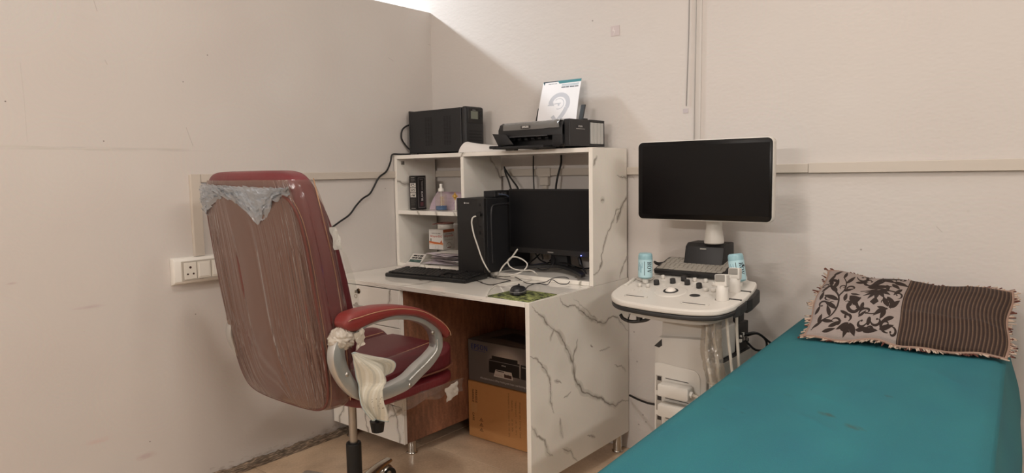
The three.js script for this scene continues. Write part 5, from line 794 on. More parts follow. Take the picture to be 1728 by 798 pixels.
// ================================================================ ultrasound cart
M.usWhite = phys(0xd9d4cc, 0.38, { clearcoat: 0.2, clearcoatRoughness: 0.4 }); M.usGrey = std(0x2c2b2b, 0.45); M.usShell = std(0xcfcac3, 0.45);
{
  const t = thing('ultrasound_machine', 'white and dark grey ultrasound cart with blank screen beside the couch', 'ultrasound machine', [1.57, 0, 0.25]);
  // --- screen
  const zs = 0.25, a = at(1074, 239, 'z', zs), b = at(1304.5, 231, 'z', zs), c = at(1305, 377, 'z', zs), d = at(1082, 370, 'z', zs);
  const x0 = (a.x + d.x) / 2 - 0.004, x1 = (b.x + c.x) / 2, y1 = (a.y + b.y) / 2, y0 = (c.y + d.y) / 2, cx = (x0 + x1) / 2;
  const rrect = (l, r, lo, hi, R) => { const s = new THREE.Shape(); s.moveTo(l + R, lo); s.lineTo(r - R, lo); s.absarc(r - R, lo + R, R, -Math.PI / 2, 0); s.lineTo(r, hi - R); s.absarc(r - R, hi - R, R, 0, Math.PI / 2); s.lineTo(l + R, hi); s.absarc(l + R, hi - R, R, Math.PI / 2, Math.PI); s.lineTo(l, lo + R); s.absarc(l + R, lo + R, R, Math.PI, Math.PI * 1.5); return s; };
  obj('screen_housing', [prism(rrect(x0, x1, y0, y1, 0.02), 'z', zs - 0.03, zs - 0.001, 0.004), prism(rrect(cx - 0.1, cx + 0.1, y0 + 0.05, y1 - 0.06, 0.03), 'z', zs - 0.06, zs - 0.028, 0.006)], M.usWhite, t);
  const bz = obj('bezel', prism(rrect(x0 + 0.003, x1 - 0.003, y0 + 0.0035, y1 - 0.003, 0.018), 'z', zs - 0.002, zs + 0.001, 0.0006), phys(0x0a0909, 0.26, { specularIntensity: 0.5 }), t);
  obj('screen', box(x0 + 0.02, x1 - 0.012, y0 + 0.022, y1 - 0.018, zs + 0.0008, zs + 0.0014), phys(0x0a0909, 0.24, { specularIntensity: 0.45 }), bz);
  // --- post and neck
  const pc = at(1206, 395, 'z', 0.13), px = pc.x;
  obj('screen_post', [lathe([[0, 0.93], [0.034, 0.93], [0.036, 0.935], [0.0345, 0.95], [0.031, 0.972], [0.0285, 0.99], [0.0285, y0 + 0.1], [0.024, y0 + 0.106], [0, y0 + 0.106]], [px, 0, 0.135], 36), rbox(px - 0.05, px + 0.05, y0 + 0.06, y0 + 0.14, 0.14, zs - 0.058, 0.01)], M.usWhite, t);
  const nk = obj('neck_cover', mergeGeometries([prism([[0.055, 0.826], [0.178, 0.826], [0.172, 0.86], [0.158, 0.918], [0.14, 0.931], [0.06, 0.931]], 'x', px - 0.104, px + 0.048, 0.008)]), std(0x1c1b1c, 0.5), t);
  const lp = at(1187, 420, 'z', 0.162); obj('badge', turned(box(lp.x - 0.012, lp.x + 0.012, lp.y - 0.0022, lp.y + 0.0022, 0.1625, 0.166), rotX(-0.24), V(lp.x, lp.y, 0.164)), std(0x9a978f, 0.4), nk);
  // --- console
  const sl = 0.18, lift = (x, z, h = 0) => V(x, 0.765 + sl * (0.5 - z) + h, z), tilt = Math.atan(sl);
  const shear = (g) => { const p = g.attributes.position; for (let i = 0; i < p.count; i++) p.setY(i, p.getY(i) + 0.765 + sl * (0.5 - p.getZ(i))); g.computeVertexNormals(); return g; };
  const atC = (u, v, h = 0) => { const dd = FWD.clone().addScaledVector(RIGHT, (u - W / 2) / FOCAL).addScaledVector(UP, (H / 2 - v) / FOCAL), n = V(0, 1, sl); return EYE.clone().addScaledVector(dd, V(0, 0.765 + h, 0.5).sub(EYE).dot(n) / dd.dot(n)); };
  const rim = new THREE.CatmullRomCurve3([[1.336, 0.40], [1.350, 0.472], [1.40, 0.518], [1.49, 0.536], [1.60, 0.541], [1.70, 0.532], [1.757, 0.508], [1.787, 0.462], [1.796, 0.40], [1.796, 0.34], [1.79, 0.27], [1.775, 0.222], [1.74, 0.205], [1.72, 0.16], [1.69, 0.125], [1.56, 0.115], [1.42, 0.125], [1.385, 0.16], [1.365, 0.21], [1.342, 0.30]].map(([x, z]) => V(x, z, 0)), true, 'centripetal').getPoints(110).map((p) => [p.x, p.y]);
  const holes = [[1219, 505, 0.029], [1240, 491, 0.027]].map(([u, v, r]) => { const p = atC(u, v); return { p, r }; });
  const hole = (h, n = 28) => { const path = []; for (let i = 0; i < n; i++) { const q = -i / n * Math.PI * 2 - 0.3; path.push([h.p.x + h.r * Math.cos(q), h.p.z + h.r * Math.sin(q)]); } return path; };
  const ct = obj('console_top', shear(prism(rim, 'y', -0.02, 0, 0.006, holes.map((h) => hole(h)))), M.usWhite, t);
  const shrink = (k) => rim.map(([x, z]) => [1.57 + (x - 1.57) * k, 0.33 + (z - 0.33) * k]);
  obj('console_base', shear(prism(shrink(0.992), 'y', -0.037, -0.0205, 0.005)), M.usGrey, t);
  obj('console_pan', shear(prism(shrink(0.78), 'y', -0.07, -0.0375, 0.01)), M.usShell, t);
  // notches of the probe holders on the side
  for (const [u, v] of [[1236, 505], [1252, 491]]) { const p = atC(u, v); obj('holder_notch', turned(box(p.x - 0.02, p.x + 0.03, p.y - 0.002, p.y + 0.0012, p.z - 0.004, p.z + 0.004), rotX(tilt), p), M.usGrey, ct); }
  { const p = atC(1256, 500); obj('side_bracket', shear(prism([[1.785, 0.25], [1.801, 0.258], [1.803, 0.33], [1.798, 0.36], [1.785, 0.36]], 'y', -0.06, -0.012, 0.006)), M.usGrey, t); obj('side_bracket', shear(prism([[1.786, 0.365], [1.8, 0.37], [1.8, 0.43], [1.786, 0.45]], 'y', -0.045, -0.012, 0.004)), M.usGrey, t); }
  const q = rotX(tilt), up = (g, p) => { g.applyQuaternion(q); g.translate(p.x, p.y, p.z); return g; };
  // trackball with a dark ring and surround
  const tb = atC(1132, 492);
  obj('trackball_surround', up(lathe([[0.021, 0.0015], [0.028, 0.0035], [0.052, 0.003], [0.056, 0.0005], [0.056, -0.002], [0.02, -0.002]], [0, 0, 0], 48), tb), M.usWhite, ct);
  obj('trackball_ring', up(lathe([[0.0185, -0.001], [0.0185, 0.0052], [0.0245, 0.0052], [0.026, 0.0035], [0.026, -0.001]], [0, 0, 0], 40), tb), M.usGrey, ct);
  obj('trackball', up(new THREE.SphereGeometry(0.0205, 32, 20).translate(0, -0.004, 0), tb), phys(0xe6e0d8, 0.15), ct);
  // knobs and keys of the panel
  const knob = (u, v, r, h, m) => { const p = atC(u, v); obj('knob', up(lathe([[0, h], [r * 0.82, h], [r * 0.93, h - 0.0015], [r * 0.96, h * 0.5], [r, 0], [0, 0]], [0, 0, 0], 24), p), m, ct); };
  for (const [u, v] of [[1108, 480], [1135.5, 477.5], [1154, 473.5], [1160, 480], [1180, 485.5]]) knob(u, v, 0.0105, 0.017, M.usGrey);
  for (const [u, v, k] of [[1101.5, 469, 1], [1119, 470, 1], [1080, 483.5, 1], [1093.5, 484.5, 1], [1172.5, 474.5, 1], [1191, 476.5, 1], [1205.5, 482, 1.1], [1191.5, 491, 1.2], [1204.5, 492, 1.3]]) knob(u, v, 0.0072 * k, 0.013, M.usWhite);
  const pill = (u, v, w, dd, h, m) => { const p = atC(u, v); obj('button', up(rbox(-w / 2, w / 2, 0, h, -dd / 2, dd / 2, Math.min(h, dd) * 0.45, 2), p), m, ct); };
  for (const [u, v] of [[1068, 489], [1080, 490.5], [1091, 491.5], [1106, 492.5], [1111, 486], [1120, 475], [1121, 479.5], [1122, 483], [1146, 479], [1150, 487], [1157, 491], [1149, 496.5], [1166, 484], [1176, 490], [1185, 495.5], [1199, 497.5], [1192, 501.5], [1165, 494]]) pill(u, v, 0.011, 0.006, 0.002, M.usWhite);
  { const p = atC(1172.5, 498.5); obj('pointer_pad', up(lathe([[0, 0.003], [0.012, 0.0026], [0.017, 0.0012], [0.018, 0], [0, 0]], [0, 0, 0], 32).scale(1.05, 1, 0.75), p), M.usGrey, ct); }
  for (const [u, v, w] of [[1073, 500, 0.088], [1172, 513, 0.098]]) { const p = atC(u, v); const gr = obj('palm_groove', up(prism(rrect(-w / 2, w / 2, -0.011, 0.011, 0.0108), 'z', 0, 0.0035, 0.0015).rotateX(-Math.PI / 2), p), M.usWhite, ct); obj('groove_slot', up(box(-w * 0.4, w * 0.4, 0.003, 0.0042, 0.0045, 0.0085), p), std(0x3a3532, 0.6), gr); }
  for (let i = 0; i < 8; i++) { const p = atC(lerp(1057, 1071, i / 7), lerp(482, 471.5, i / 7)); obj('slider', up(rbox(-0.006, 0.006, 0, 0.007, -0.003, 0.003, 0.0012), p), M.usWhite, ct); }
  // --- alphanumeric keyboard on the back of the console
  { const kf = V(0, 0.833, 0.252), kb = V(0, 0.868, 0.112), L = Math.hypot(kb.y - kf.y, kb.z - kf.z), an = Math.atan2(kb.y - kf.y, kf.z - kb.z), kx0 = 1.397, kx1 = 1.672, Q = rotX(an), o = V((kx0 + kx1) / 2, kf.y, kf.z), P = (g) => { g.applyQuaternion(Q); g.translate(o.x, o.y, o.z); return g; }, hw = (kx1 - kx0) / 2;
    const kbd = obj('keyboard', P(prism(rrect(-hw, hw, 0, L, 0.012), 'z', -0.016, 0, 0.003).rotateX(-Math.PI / 2)), std(0x151415, 0.45), t);
    const km = std(0x9a948a, 0.5), gw = new Map();
    for (let r = 0; r < 6; r++) { const n = r === 0 ? 9 : 14, wds = r === 0 ? [1.4, 1.2, 1.2, 4.6, 1.2, 1.1, 1.1, 1.1, 1.1] : Array(n).fill(1); const off = (r % 2) * 0.2; let x = 0; const tot = wds.reduce((s, k) => s + k, 0) + 0.2, unit = (2 * hw - 0.018) / tot; for (const wd of wds) { const kw = wd * unit - 0.0016, kd = (L - 0.022) / 6 - 0.0018, key = kw.toFixed(4); if (!gw.has(key)) gw.set(key, rbox(-kw / 2, kw / 2, 0, 0.0028, -kd / 2, kd / 2, 0.001, 1)); const m = new THREE.Mesh(gw.get(key), km); m.name = 'key'; m.castShadow = m.receiveShadow = true; const l = V(-hw + 0.009 + (x + off * (1 - 0) * 0.9 + wd / 2) * unit, 0.0001, -0.012 - (r + 0.5) * (L - 0.022) / 6).applyQuaternion(Q).add(o); m.position.copy(l.sub(origin.get(kbd))); m.quaternion.copy(Q); kbd.add(m); x += wd; } }
    obj('keyboard_stand', [rbox(kx0 + 0.04, kx0 + 0.08, 0.815, 0.842, 0.13, 0.2, 0.002), rbox(kx1 - 0.08, kx1 - 0.04, 0.815, 0.842, 0.13, 0.2, 0.002)], M.usGrey, t);
    obj('keyboard_lead', cord([[kx0 + 0.006, 0.85, 0.16], [kx0 - 0.02, 0.846, 0.165], [kx0 - 0.045, 0.848, 0.15], [kx0 - 0.05, 0.835, 0.12], [kx0 + 0.0, 0.82, 0.09]], 0.004, 40), M.blackCable, t); }
  // rear handle seen past the keyboard
  { const a = at(1214, 441, 'z', 0.06), b = at(1246, 441, 'z', 0.06); obj('rear_handle', rbox(a.x, b.x, a.y - 0.03, a.y + 0.032, 0.03, 0.09, 0.026, 5), M.usWhite, t); }
  // --- column and body
  const bz0 = 0.05, bzf = 0.37, cx0 = at(1117.5, 560, 'z', 0.34).x, cx1 = at(1191, 560, 'z', 0.34).x, bx0 = at(1103, 640, 'z', bzf).x, bx1 = at(1189, 620, 'z', bzf).x;
  const col = new THREE.Shape(); col.moveTo(cx0 - 0.004, 0.585); col.lineTo(cx0, 0.69); col.quadraticCurveTo(cx0 + 0.002, 0.718, cx0 + 0.03, 0.725); col.lineTo(cx1 - 0.01, 0.735); col.lineTo(cx1 + 0.004, 0.585); col.closePath();
  obj('column', prism(col, 'z', 0.08, 0.345, 0.012), M.usShell, t);
  const body = prism([[bx0, 0.12], [bx0 + 0.002, 0.575], [bx0 + 0.012, 0.598], [cx0, 0.612], [bx1 - 0.005, 0.626], [bx1 + 0.006, 0.585], [bx1 + 0.012, 0.12]], 'z', bz0, bzf, 0.01); obj('body', body, M.usShell, t);
  const fasc = new THREE.Shape(); fasc.moveTo(bx0 + 0.006, 0.13); fasc.lineTo(bx0 + 0.006, 0.515); fasc.quadraticCurveTo(bx0 + 0.02, 0.522, bx0 + 0.06, 0.518); fasc.lineTo(bx1 - 0.045, 0.513); fasc.quadraticCurveTo(bx1 - 0.018, 0.512, bx1 - 0.014, 0.48); fasc.lineTo(bx1 - 0.012, 0.13); fasc.closePath();
  const fs = obj('connector_panel', prism(fasc, 'z', bzf - 0.002, bzf + 0.003, 0.001), M.usWhite, t);
  obj('grip_insert', prism([[bx0 + 0.002, 0.577], [bx0 + 0.032, 0.606], [bx0 + 0.033, 0.582], [bx0 + 0.022, 0.574]].map(([x, y]) => [x, y]), 'z', bzf - 0.004, bzf + 0.0015, 0.0006), M.usGrey, t);
  for (let i = 0; i < 3; i++) {
    const yc = at(1130, 650 + i * 33.5, 'z', bzf).y, lx = bx0 + 0.014;
    const lt = obj('latch', [rbox(lx - 0.003, lx + 0.021, yc - 0.026, yc + 0.03, bzf + 0.002, bzf + 0.004, 0.001)], std(0xa8a29a, 0.4), fs);
    obj('latch_slot', box(lx + 0.003, lx + 0.018, yc + 0.012, yc + 0.027, bzf + 0.0035, bzf + 0.0046), std(0x2b2624, 0.5), lt); obj('latch_lever', rbox(lx + 0.001, lx + 0.017, yc - 0.024, yc - 0.004, bzf + 0.003, bzf + 0.007, 0.001), std(0x9c968e, 0.35), lt);
    obj('slit', turned(rbox(lx + 0.034, lx + 0.122, yc + 0.022, yc + 0.0245, bzf + 0.0025, bzf + 0.0042, 0.0005, 1), rotZ(-0.03), V(lx + 0.07, yc + 0.023, bzf)), std(0x4a423c, 0.6), fs);
    if (i < 2) {
      const pl = obj('probe_plug', prism(rrect(lx + 0.026, lx + 0.142, yc - 0.03, yc + 0.016, 0.009), 'z', bzf + 0.0045, bzf + 0.052, 0.006), M.usWhite, t);
      obj('plug_neck', cyl([lx + 0.141, yc - 0.008, bzf + 0.03], [lx + 0.15, yc - 0.009, bzf + 0.03], 0.011), M.usWhite, pl);
      obj('plug_cable', cord([[lx + 0.149, yc - 0.009, bzf + 0.03], [lx + 0.175, yc - 0.014, bzf + 0.034], [lx + 0.21, yc - 0.025, bzf + 0.04], [lx + 0.235, yc - 0.08, bzf + 0.03]], 0.0062, 30), std(0xb7ada0, 0.4), pl);
    } else { obj('socket', [rbox(lx + 0.036, lx + 0.12, yc - 0.01, yc + 0.014, bzf + 0.003, bzf + 0.0045, 0.001)], std(0x3a3430, 0.5), fs); }
  }
  // side saddle with dark tray and the small electronics box on it
  const sx0 = bx1 + 0.0135, sx1 = 1.715;
  obj('side_tray', prism([[sx0, 0.06], [sx1, 0.09], [sx1 - 0.0, 0.345], [sx0, 0.365]], 'y', 0.14, 0.546, 0.006), M.usShell, t);
  obj('tray_liner', prism([[sx0 + 0.002, 0.066], [sx1 - 0.004, 0.095], [sx1 - 0.004, 0.34], [sx0 + 0.002, 0.357]], 'y', 0.5465, 0.551, 0.001), M.usGrey, t);
  const ebx = obj('electronics_box', rbox(sx0 + 0.004, sx1 - 0.018, 0.5515, 0.66, 0.2, 0.325, 0.006), M.usWhite, t);
  obj('electronics_frame', [rbox(sx0 + 0.004, sx1 - 0.01, 0.5515, 0.652, 0.098, 0.199, 0.004)], std(0x161515, 0.5), t);
  const bits = rng(12); for (let i = 0; i < 9; i++) { const yy = 0.565 + bits() * 0.07, zz = 0.108 + bits() * 0.075; obj('socket', rbox(sx1 - 0.011, sx1 - 0.003, yy, yy + 0.008 + bits() * 0.008, zz, zz + 0.01 + bits() * 0.008, 0.001), [M.steel, M.usGrey, M.white][i % 3], t); }
  obj('rear_lead', cord([[sx1 - 0.004, 0.60, 0.12], [sx1 + 0.03, 0.61, 0.115], [sx1 + 0.055, 0.585, 0.10], [sx1 + 0.05, 0.55, 0.09], [sx1 + 0.02, 0.545, 0.1], [sx1 - 0.002, 0.575, 0.13]], 0.0042, 50), M.blackCable, t);
  obj('rear_lead', cord([[sx1 - 0.004, 0.61, 0.15], [sx1 + 0.03, 0.615, 0.13], [sx1 + 0.062, 0.58, 0.09], [sx1 + 0.075, 0.565, 0.075]], 0.0042, 40), M.blackCable, t);
  obj('side_lamp_bracket', [rbox(sx1 - 0.03, sx1 - 0.006, 0.66, 0.715, 0.15, 0.2, 0.004)], std(0x1b1a1a, 0.5), t);
  // cable hook under the near corner of the console
  { const h = at(1079, 529, 'z', 0.43); obj('cable_hook', [cyl([h.x, h.y + 0.02, 0.43], [h.x, h.y - 0.024, 0.43], 0.012, 0.011), tube([[h.x - 0.062, h.y - 0.006, 0.455], [h.x - 0.055, h.y - 0.02, 0.45], [h.x - 0.03, h.y - 0.03, 0.44], [h.x, h.y - 0.027, 0.432], [h.x + 0.03, h.y - 0.018, 0.43], [h.x + 0.045, h.y - 0.004, 0.43], [h.x + 0.044, h.y + 0.016, 0.43]], 0.0062, 50, 10)], M.usGrey, t);
    obj('cord_tie', tube([[h.x - 0.02, h.y + 0.016, 0.445], [h.x - 0.028, h.y - 0.006, 0.45], [h.x - 0.036, h.y - 0.032, 0.45], [h.x - 0.03, h.y - 0.012, 0.455]], 0.0014, 24, 6), M.blackCable, t); }
  // base and castors
  obj('base', prism([[1.42, 0.03], [1.76, 0.03], [1.78, 0.36], [1.72, 0.47], [1.44, 0.47], [1.40, 0.36]], 'y', 0.075, 0.14, 0.012), M.usShell, t);
  for (const [x, z] of [[1.44, 0.07], [1.72, 0.07], [1.46, 0.42], [1.71, 0.42]]) obj('castor', [cyl([x - 0.014, 0.0355, z], [x + 0.014, 0.0355, z], 0.035, 0.035, 28), cyl([x, 0.04, z], [x, 0.076, z], 0.01)], M.usGrey, t);
  // --- scan probes standing in their holders: things of their own
  const probe = (u, v, label, tiltZ, hgt, r) => {
    const p = atC(u, v), o = thing('scan_probe', label, 'probe', p), Qt = rotZ(tiltZ).multiply(rotX(-0.08)), G = (g) => { g.applyQuaternion(Qt); g.translate(p.x, p.y, p.z); return g; };
    obj('handle', G(lathe([[0, -0.05], [r * 0.55, -0.05], [r * 0.8, -0.035], [r, -0.005], [r * 0.92, 0.02], [r * 0.86, hgt * 0.55], [0, hgt * 0.56]], [0, 0, 0], 28)), M.usWhite, o);
    const hd = obj('head', G(rbox(-r * 0.95, r * 0.95, hgt * 0.5, hgt, -r * 0.7, r * 0.7, 0.005, 3)), M.usWhite, o);
    obj('scan_face', G(turned(rbox(-r * 0.78, r * 0.7, hgt * 0.72, hgt * 0.98, r * 0.62, r * 0.8, 0.002), rotX(-0.1), V(0, hgt * 0.85, r * 0.7))), std(0x8a867f, 0.5), hd);
    return p;
  };
  const p1 = probe(1219, 505, 'white scan probe with grey face in the front holder of the console', 0.06, 0.082, 0.0215);
  const p2 = probe(1240, 491, 'white scan probe in the rear holder before the blue gel bottle', 0.03, 0.078, 0.020);
  // their cables hang down in clear sleeves
  const z0 = 0.33, cab = (label, pts, r) => single('probe_cable', label, 'cable', pts[pts.length - 1], cord(pts, r, 60, 10), std(0xcdc6ba, 0.4));
  cab('white probe cable hanging straight from the front holder', [V(p1.x + 0.012, p1.y - 0.055, p1.z), at(1226, 535, 'z', 0.4), at(1229, 570, 'z', 0.4), at(1233, 605, 'z', 0.4), at(1236, 632, 'z', 0.4), at(1238, 660, 'z', 0.4)], 0.0052);
  cab('white probe cable hanging from the rear holder', [V(p2.x + 0.008, p2.y - 0.055, p2.z), at(1243, 540, 'z', 0.36), at(1244, 570, 'z', 0.36), at(1246, 600, 'z', 0.36), at(1248, 640, 'z', 0.36)], 0.0052);
  cab('white probe cable bunched in clear plastic beside the body', [at(1192, 528, 'z', 0.4), at(1194, 560, 'z', 0.41), at(1192, 590, 'z', 0.42), at(1196, 620, 'z', 0.43), at(1202, 650, 'z', 0.44)], 0.0062);
  cab('second white probe cable bunched in clear plastic beside the body', [at(1206, 528, 'z', 0.39), at(1204, 560, 'z', 0.4), at(1208, 590, 'z', 0.41), at(1212, 625, 'z', 0.42), at(1214, 650, 'z', 0.42)], 0.0062);
  // crumpled clear sleeves
  const sleeve = (label, pts, r, seed) => { const cv = new THREE.CatmullRomCurve3(pts); const g = grid(26, 70, (u, v) => { const c = cv.getPoint(v), th = u * Math.PI * 2, k = r * (0.75 + 0.8 * fbm(Math.cos(th) * 1.6 + seed, v * 14 + Math.sin(th) * 1.6, 4)); return V(c.x + k * Math.cos(th), c.y + 0.006 * N1(u * 9, v * 20 + seed), c.z + k * 0.8 * Math.sin(th)); }); single('plastic_sleeve', label, 'plastic sleeve', pts[pts.length - 1], g, phys(0xe3ddd4, 0.12, { transmission: 0.82, thickness: 0, side: THREE.DoubleSide })); };
  sleeve('crumpled clear plastic sleeve round the bunched probe cable beside the body', [at(1193, 530, 'z', 0.4), at(1194, 560, 'z', 0.41), at(1192, 590, 'z', 0.42), at(1197, 620, 'z', 0.43), at(1203, 650, 'z', 0.44)], 0.017, 3);
  sleeve('wide crumpled clear plastic sleeve hanging under the console corner', [at(1207, 528, 'z', 0.39), at(1206, 560, 'z', 0.4), at(1208, 595, 'z', 0.41), at(1210, 625, 'z', 0.42), at(1212, 650, 'z', 0.42)], 0.02, 11);
  // --- gel bottles
  const gelTex = (full) => canvas(512, 256, (c) => { c.fillStyle = '#b4d6de'; c.fillRect(0, 0, 512, 256); c.fillStyle = '#15242e'; c.save(); c.translate(388, 20); c.rotate(Math.PI / 2); c.font = 'bold 74px serif'; c.fillText('ROV', 8, 0); c.restore(); c.fillRect(352, 24, 6, 200); c.fillStyle = '#5b8fa6'; for (let i = 0; i < 7; i++) c.fillRect(258 + i * 11, 40 + (i % 3) * 26, 5, 120 - (i % 4) * 20); if (full) { c.fillStyle = '#15242e'; c.fillRect(420, 60, 40, 26); c.fillRect(300, 150, 6, 80); } });
  const bottle = (p, label, tz, tx, r, h, spin, full) => { const o = thing('gel_bottle', label, 'gel bottle', p), Q = rotZ(tz).multiply(rotX(tx)), G = (g) => { g.rotateY(spin); g.applyQuaternion(Q); g.translate(p.x, p.y, p.z); return g; };
    obj('bottle', G(lathe([[0, h], [r * 0.78, h], [r * 0.93, h - 0.004], [r, h - 0.012], [r, 0.012], [r * 0.9, 0.003], [r * 0.5, 0.001], [0, 0.001]], [0, 0, 0], 40)), phys(0xa9d3dc, 0.3, { transmission: 0.3, thickness: 0 }), o);
    const lab = new THREE.CylinderGeometry(r + 0.0004, r + 0.0004, h * 0.68, 40, 1, true); lab.translate(0, h * 0.42, 0); obj('label', G(lab), std(0xffffff, 0.4, { map: gelTex(full) }), o);
    obj('cap', G(lathe([[0, 0.0008], [r * 0.48, 0.0008], [r * 0.4, -0.014], [0.004, -0.018], [0, -0.018]], [0, 0, 0], 24)), M.white, o); };
  const g1 = atC(1089, 470, 0.0185);
  obj('bottle_cup', up(lathe([[0.014, 0.001], [0.03, 0.001], [0.031, 0.007], [0.029, 0.008], [0.0275, 0.003], [0.014, 0.003]], [0, 0, 0], 36), atC(1089, 471)), M.usWhite, ct);
  bottle(g1, 'upright pale blue gel bottle with dark lettering on the console edge', 0, 0, 0.0255, 0.094, 2.3, false);
  bottle(atC(1247, 476, 0.0125), 'tilted pale blue gel bottle behind the scan probes', 0.17, -0.05, 0.026, 0.098, 2.2, true);
}
// supply lead from behind the desk
single('supply_lead', 'black supply lead running from behind the desk to the ultrasound cart', 'cable', [1.3, 0.2, 0.05], cord([at(1063, 667, 'z', 0.03), at(1075, 673, 'z', 0.06), at(1090, 679, 'z', 0.10), at(1103, 682, 'z', 0.16), at(1112, 683, 'z', 0.2)], 0.0045, 40), M.blackCable);
// ================================================================ couch, sheet, pillow
const BH = 0.675, lx = (z) => 1.884 + 0.058 * z, rx = (z) => 2.47 + 0.045 * z, BZ0 = 0.018, BZ1 = 1.86;
{
  const t = thing('examination_couch', 'padded examination couch under the teal sheet', 'couch', [2.2, 0, 0.95]);
  const quad = (i, a, b) => [[lx(a) + i, a], [rx(a) - i, a], [rx(b) - i, b], [lx(b) + i, b]];
  obj('mattress', prism(quad(0.012, BZ0 + 0.012, BZ1 - 0.012), 'y', 0.575, BH - 0.006, 0.012), std(0x2c3a40, 0.6), t);
  obj('frame', prism(quad(0.02, BZ0 + 0.02, BZ1 - 0.02), 'y', 0.53, 0.5745, 0.004), M.steel, t);
  for (const z of [0.1, 1.76]) for (const x of [lx(z) + 0.05, rx(z) - 0.05]) obj('leg', cyl([x, 0.0005, z], [x, 0.531, z], 0.018), M.steel, t);
}
{
  // top of the sheet with soft creases, then down all four sides
  const tex = canvas(1024, 2048, (c) => { c.fillStyle = '#18656d'; c.fillRect(0, 0, 1024, 2048); const r = rng(15); for (let i = 0; i < 420; i++) { const x = r() * 1024, y = r() * 2048, R = 30 + r() * 150, g = c.createRadialGradient(x, y, 0, x, y, R), k = r() < 0.5 ? '22,94,110' : '34,116,120'; g.addColorStop(0, `rgba(${k},0.16)`); g.addColorStop(1, `rgba(${k},0)`); c.fillStyle = g; c.fillRect(x - R, y - R, 2 * R, 2 * R); }
    for (let i = 0; i < 9000; i++) { c.fillStyle = `rgba(${r() < 0.5 ? '20,90,98' : '80,170,172'},0.10)`; c.fillRect(r() * 1024, r() * 2048, 2, 1 + r() * 3); }
    const spot = (px, py, rx_, ry, al, col = '60,70,62') => { const p = at(px, py, 'y', BH), u = (p.x - lx(p.z)) / (rx(p.z) - lx(p.z)) * 1024, v = (p.z - BZ0) / (BZ1 - BZ0) * 2048; for (let i = 0; i < 16; i++) { c.fillStyle = `rgba(${col},${al * 0.2})`; c.beginPath(); c.ellipse(u + (r() - 0.5) * rx_, v + (r() - 0.5) * ry, rx_ * (0.2 + 0.4 * r()), ry * (0.2 + 0.4 * r()), 0.5, 0, 7); c.fill(); } };
    spot(1395, 699, 46, 14, 0.6); spot(1440, 720, 52, 14, 0.65); spot(1252, 696, 20, 8, 0.7, '24,84,92'); spot(1330, 665, 30, 8, 0.3, '24,84,92'); spot(1500, 668, 24, 10, 0.4); spot(1180, 720, 60, 20, 0.25, '24,100,108'); spot(1220, 690, 30, 8, 0.3, '24,84,92'); spot(1600, 640, 60, 20, 0.2, '24,100,108'); spot(1280, 730, 80, 30, 0.2, '24,100,108');
  });
  const weave = dataTex(256, 256, (u, v) => 0.5 + 0.25 * Math.sin(u * Math.PI * 2 * 64) * Math.sin(v * Math.PI * 2 * 64) + 0.25 * (tn96(u, v) - 0.5));
  const crease = (x, z) => { let h = 0.006 * (fbm(x * 3 + 2, z * 2.2, 3) - 0.5) * 2; const ln = [[at(1330, 690, 'y', BH), at(1420, 735, 'y', BH), 0.0035, 0.010], [at(1300, 640, 'y', BH), at(1480, 655, 'y', BH), 0.002, 0.014], [at(1350, 655, 'y', BH), at(1440, 690, 'y', BH), 0.0022, 0.010], [at(1180, 640, 'y', BH), at(1330, 668, 'y', BH), 0.002, 0.012], [at(1560, 620, 'y', BH), at(1640, 660, 'y', BH), 0.0022, 0.012]]; for (const [a, b, amp, w] of ln) { const dx = b.x - a.x, dz = b.z - a.z, L2 = dx * dx + dz * dz, s = clamp(((x - a.x) * dx + (z - a.z) * dz) / L2, 0, 1), ex = x - a.x - s * dx, ez = z - a.z - s * dz, d = Math.hypot(ex, ez); h += amp * Math.exp(-(d * d) / (w * w)) * Math.sin(s * Math.PI); } return h; };
  // one surface: cross section from the left hem over the top to the right hem, for each z
  const drop = 0.42, R = 0.02;
  const g = grid(120, 130, (u, v) => {
    const z = lerp(BZ0, BZ1, v), a = lx(z), b = rx(z), w = b - a, T = drop + w + drop, s = u * T; let x, y, bulge;
    const endDip = 0.012 * Math.pow(Math.max(0, 1 - (z - BZ0) / 0.03), 2);
    if (s < drop) { const k = (drop - s) / drop; x = a - 0.004 - 0.012 * k - 0.010 * k * (N1(z * 9, 1) - 0.4); y = BH - k * drop; }
    else if (s > drop + w) { const k = (s - drop - w) / drop; x = b + 0.004 + 0.042 * smooth(k, 0, 0.35) + 0.012 * k * (N1(z * 7, 5) - 0.5) + 0.008 * Math.sin(z * 11 + k * 2) * k - 0.02 * smooth(k, 0.6, 1) - 0.018 * Math.exp(-z * 6) * smooth(k, 0, 0.3); y = BH - k * drop; }
    else { x = a + (s - drop); const ed = Math.min(s - drop, drop + w - s); y = BH + crease(x, z) * smooth(ed, 0, 0.05) - R * 0.5 * Math.pow(Math.max(0, 1 - ed / R), 2); }
    return V(x, y - endDip, z);
  }, (u, v) => { const z = lerp(BZ0, BZ1, v), w = rx(z) - lx(z), T = 2 * drop + w; return [(u * T - drop) / w, 1 - v]; });
  const s1 = single('bed_sheet', 'teal fabric sheet covering the examination couch', 'sheet', [2.2, BH, 0.95], g, std(0xffffff, 0.82, { map: tex, bumpMap: rep(weave, 6, 18), bumpScale: 0.0006, side: THREE.DoubleSide }));
}
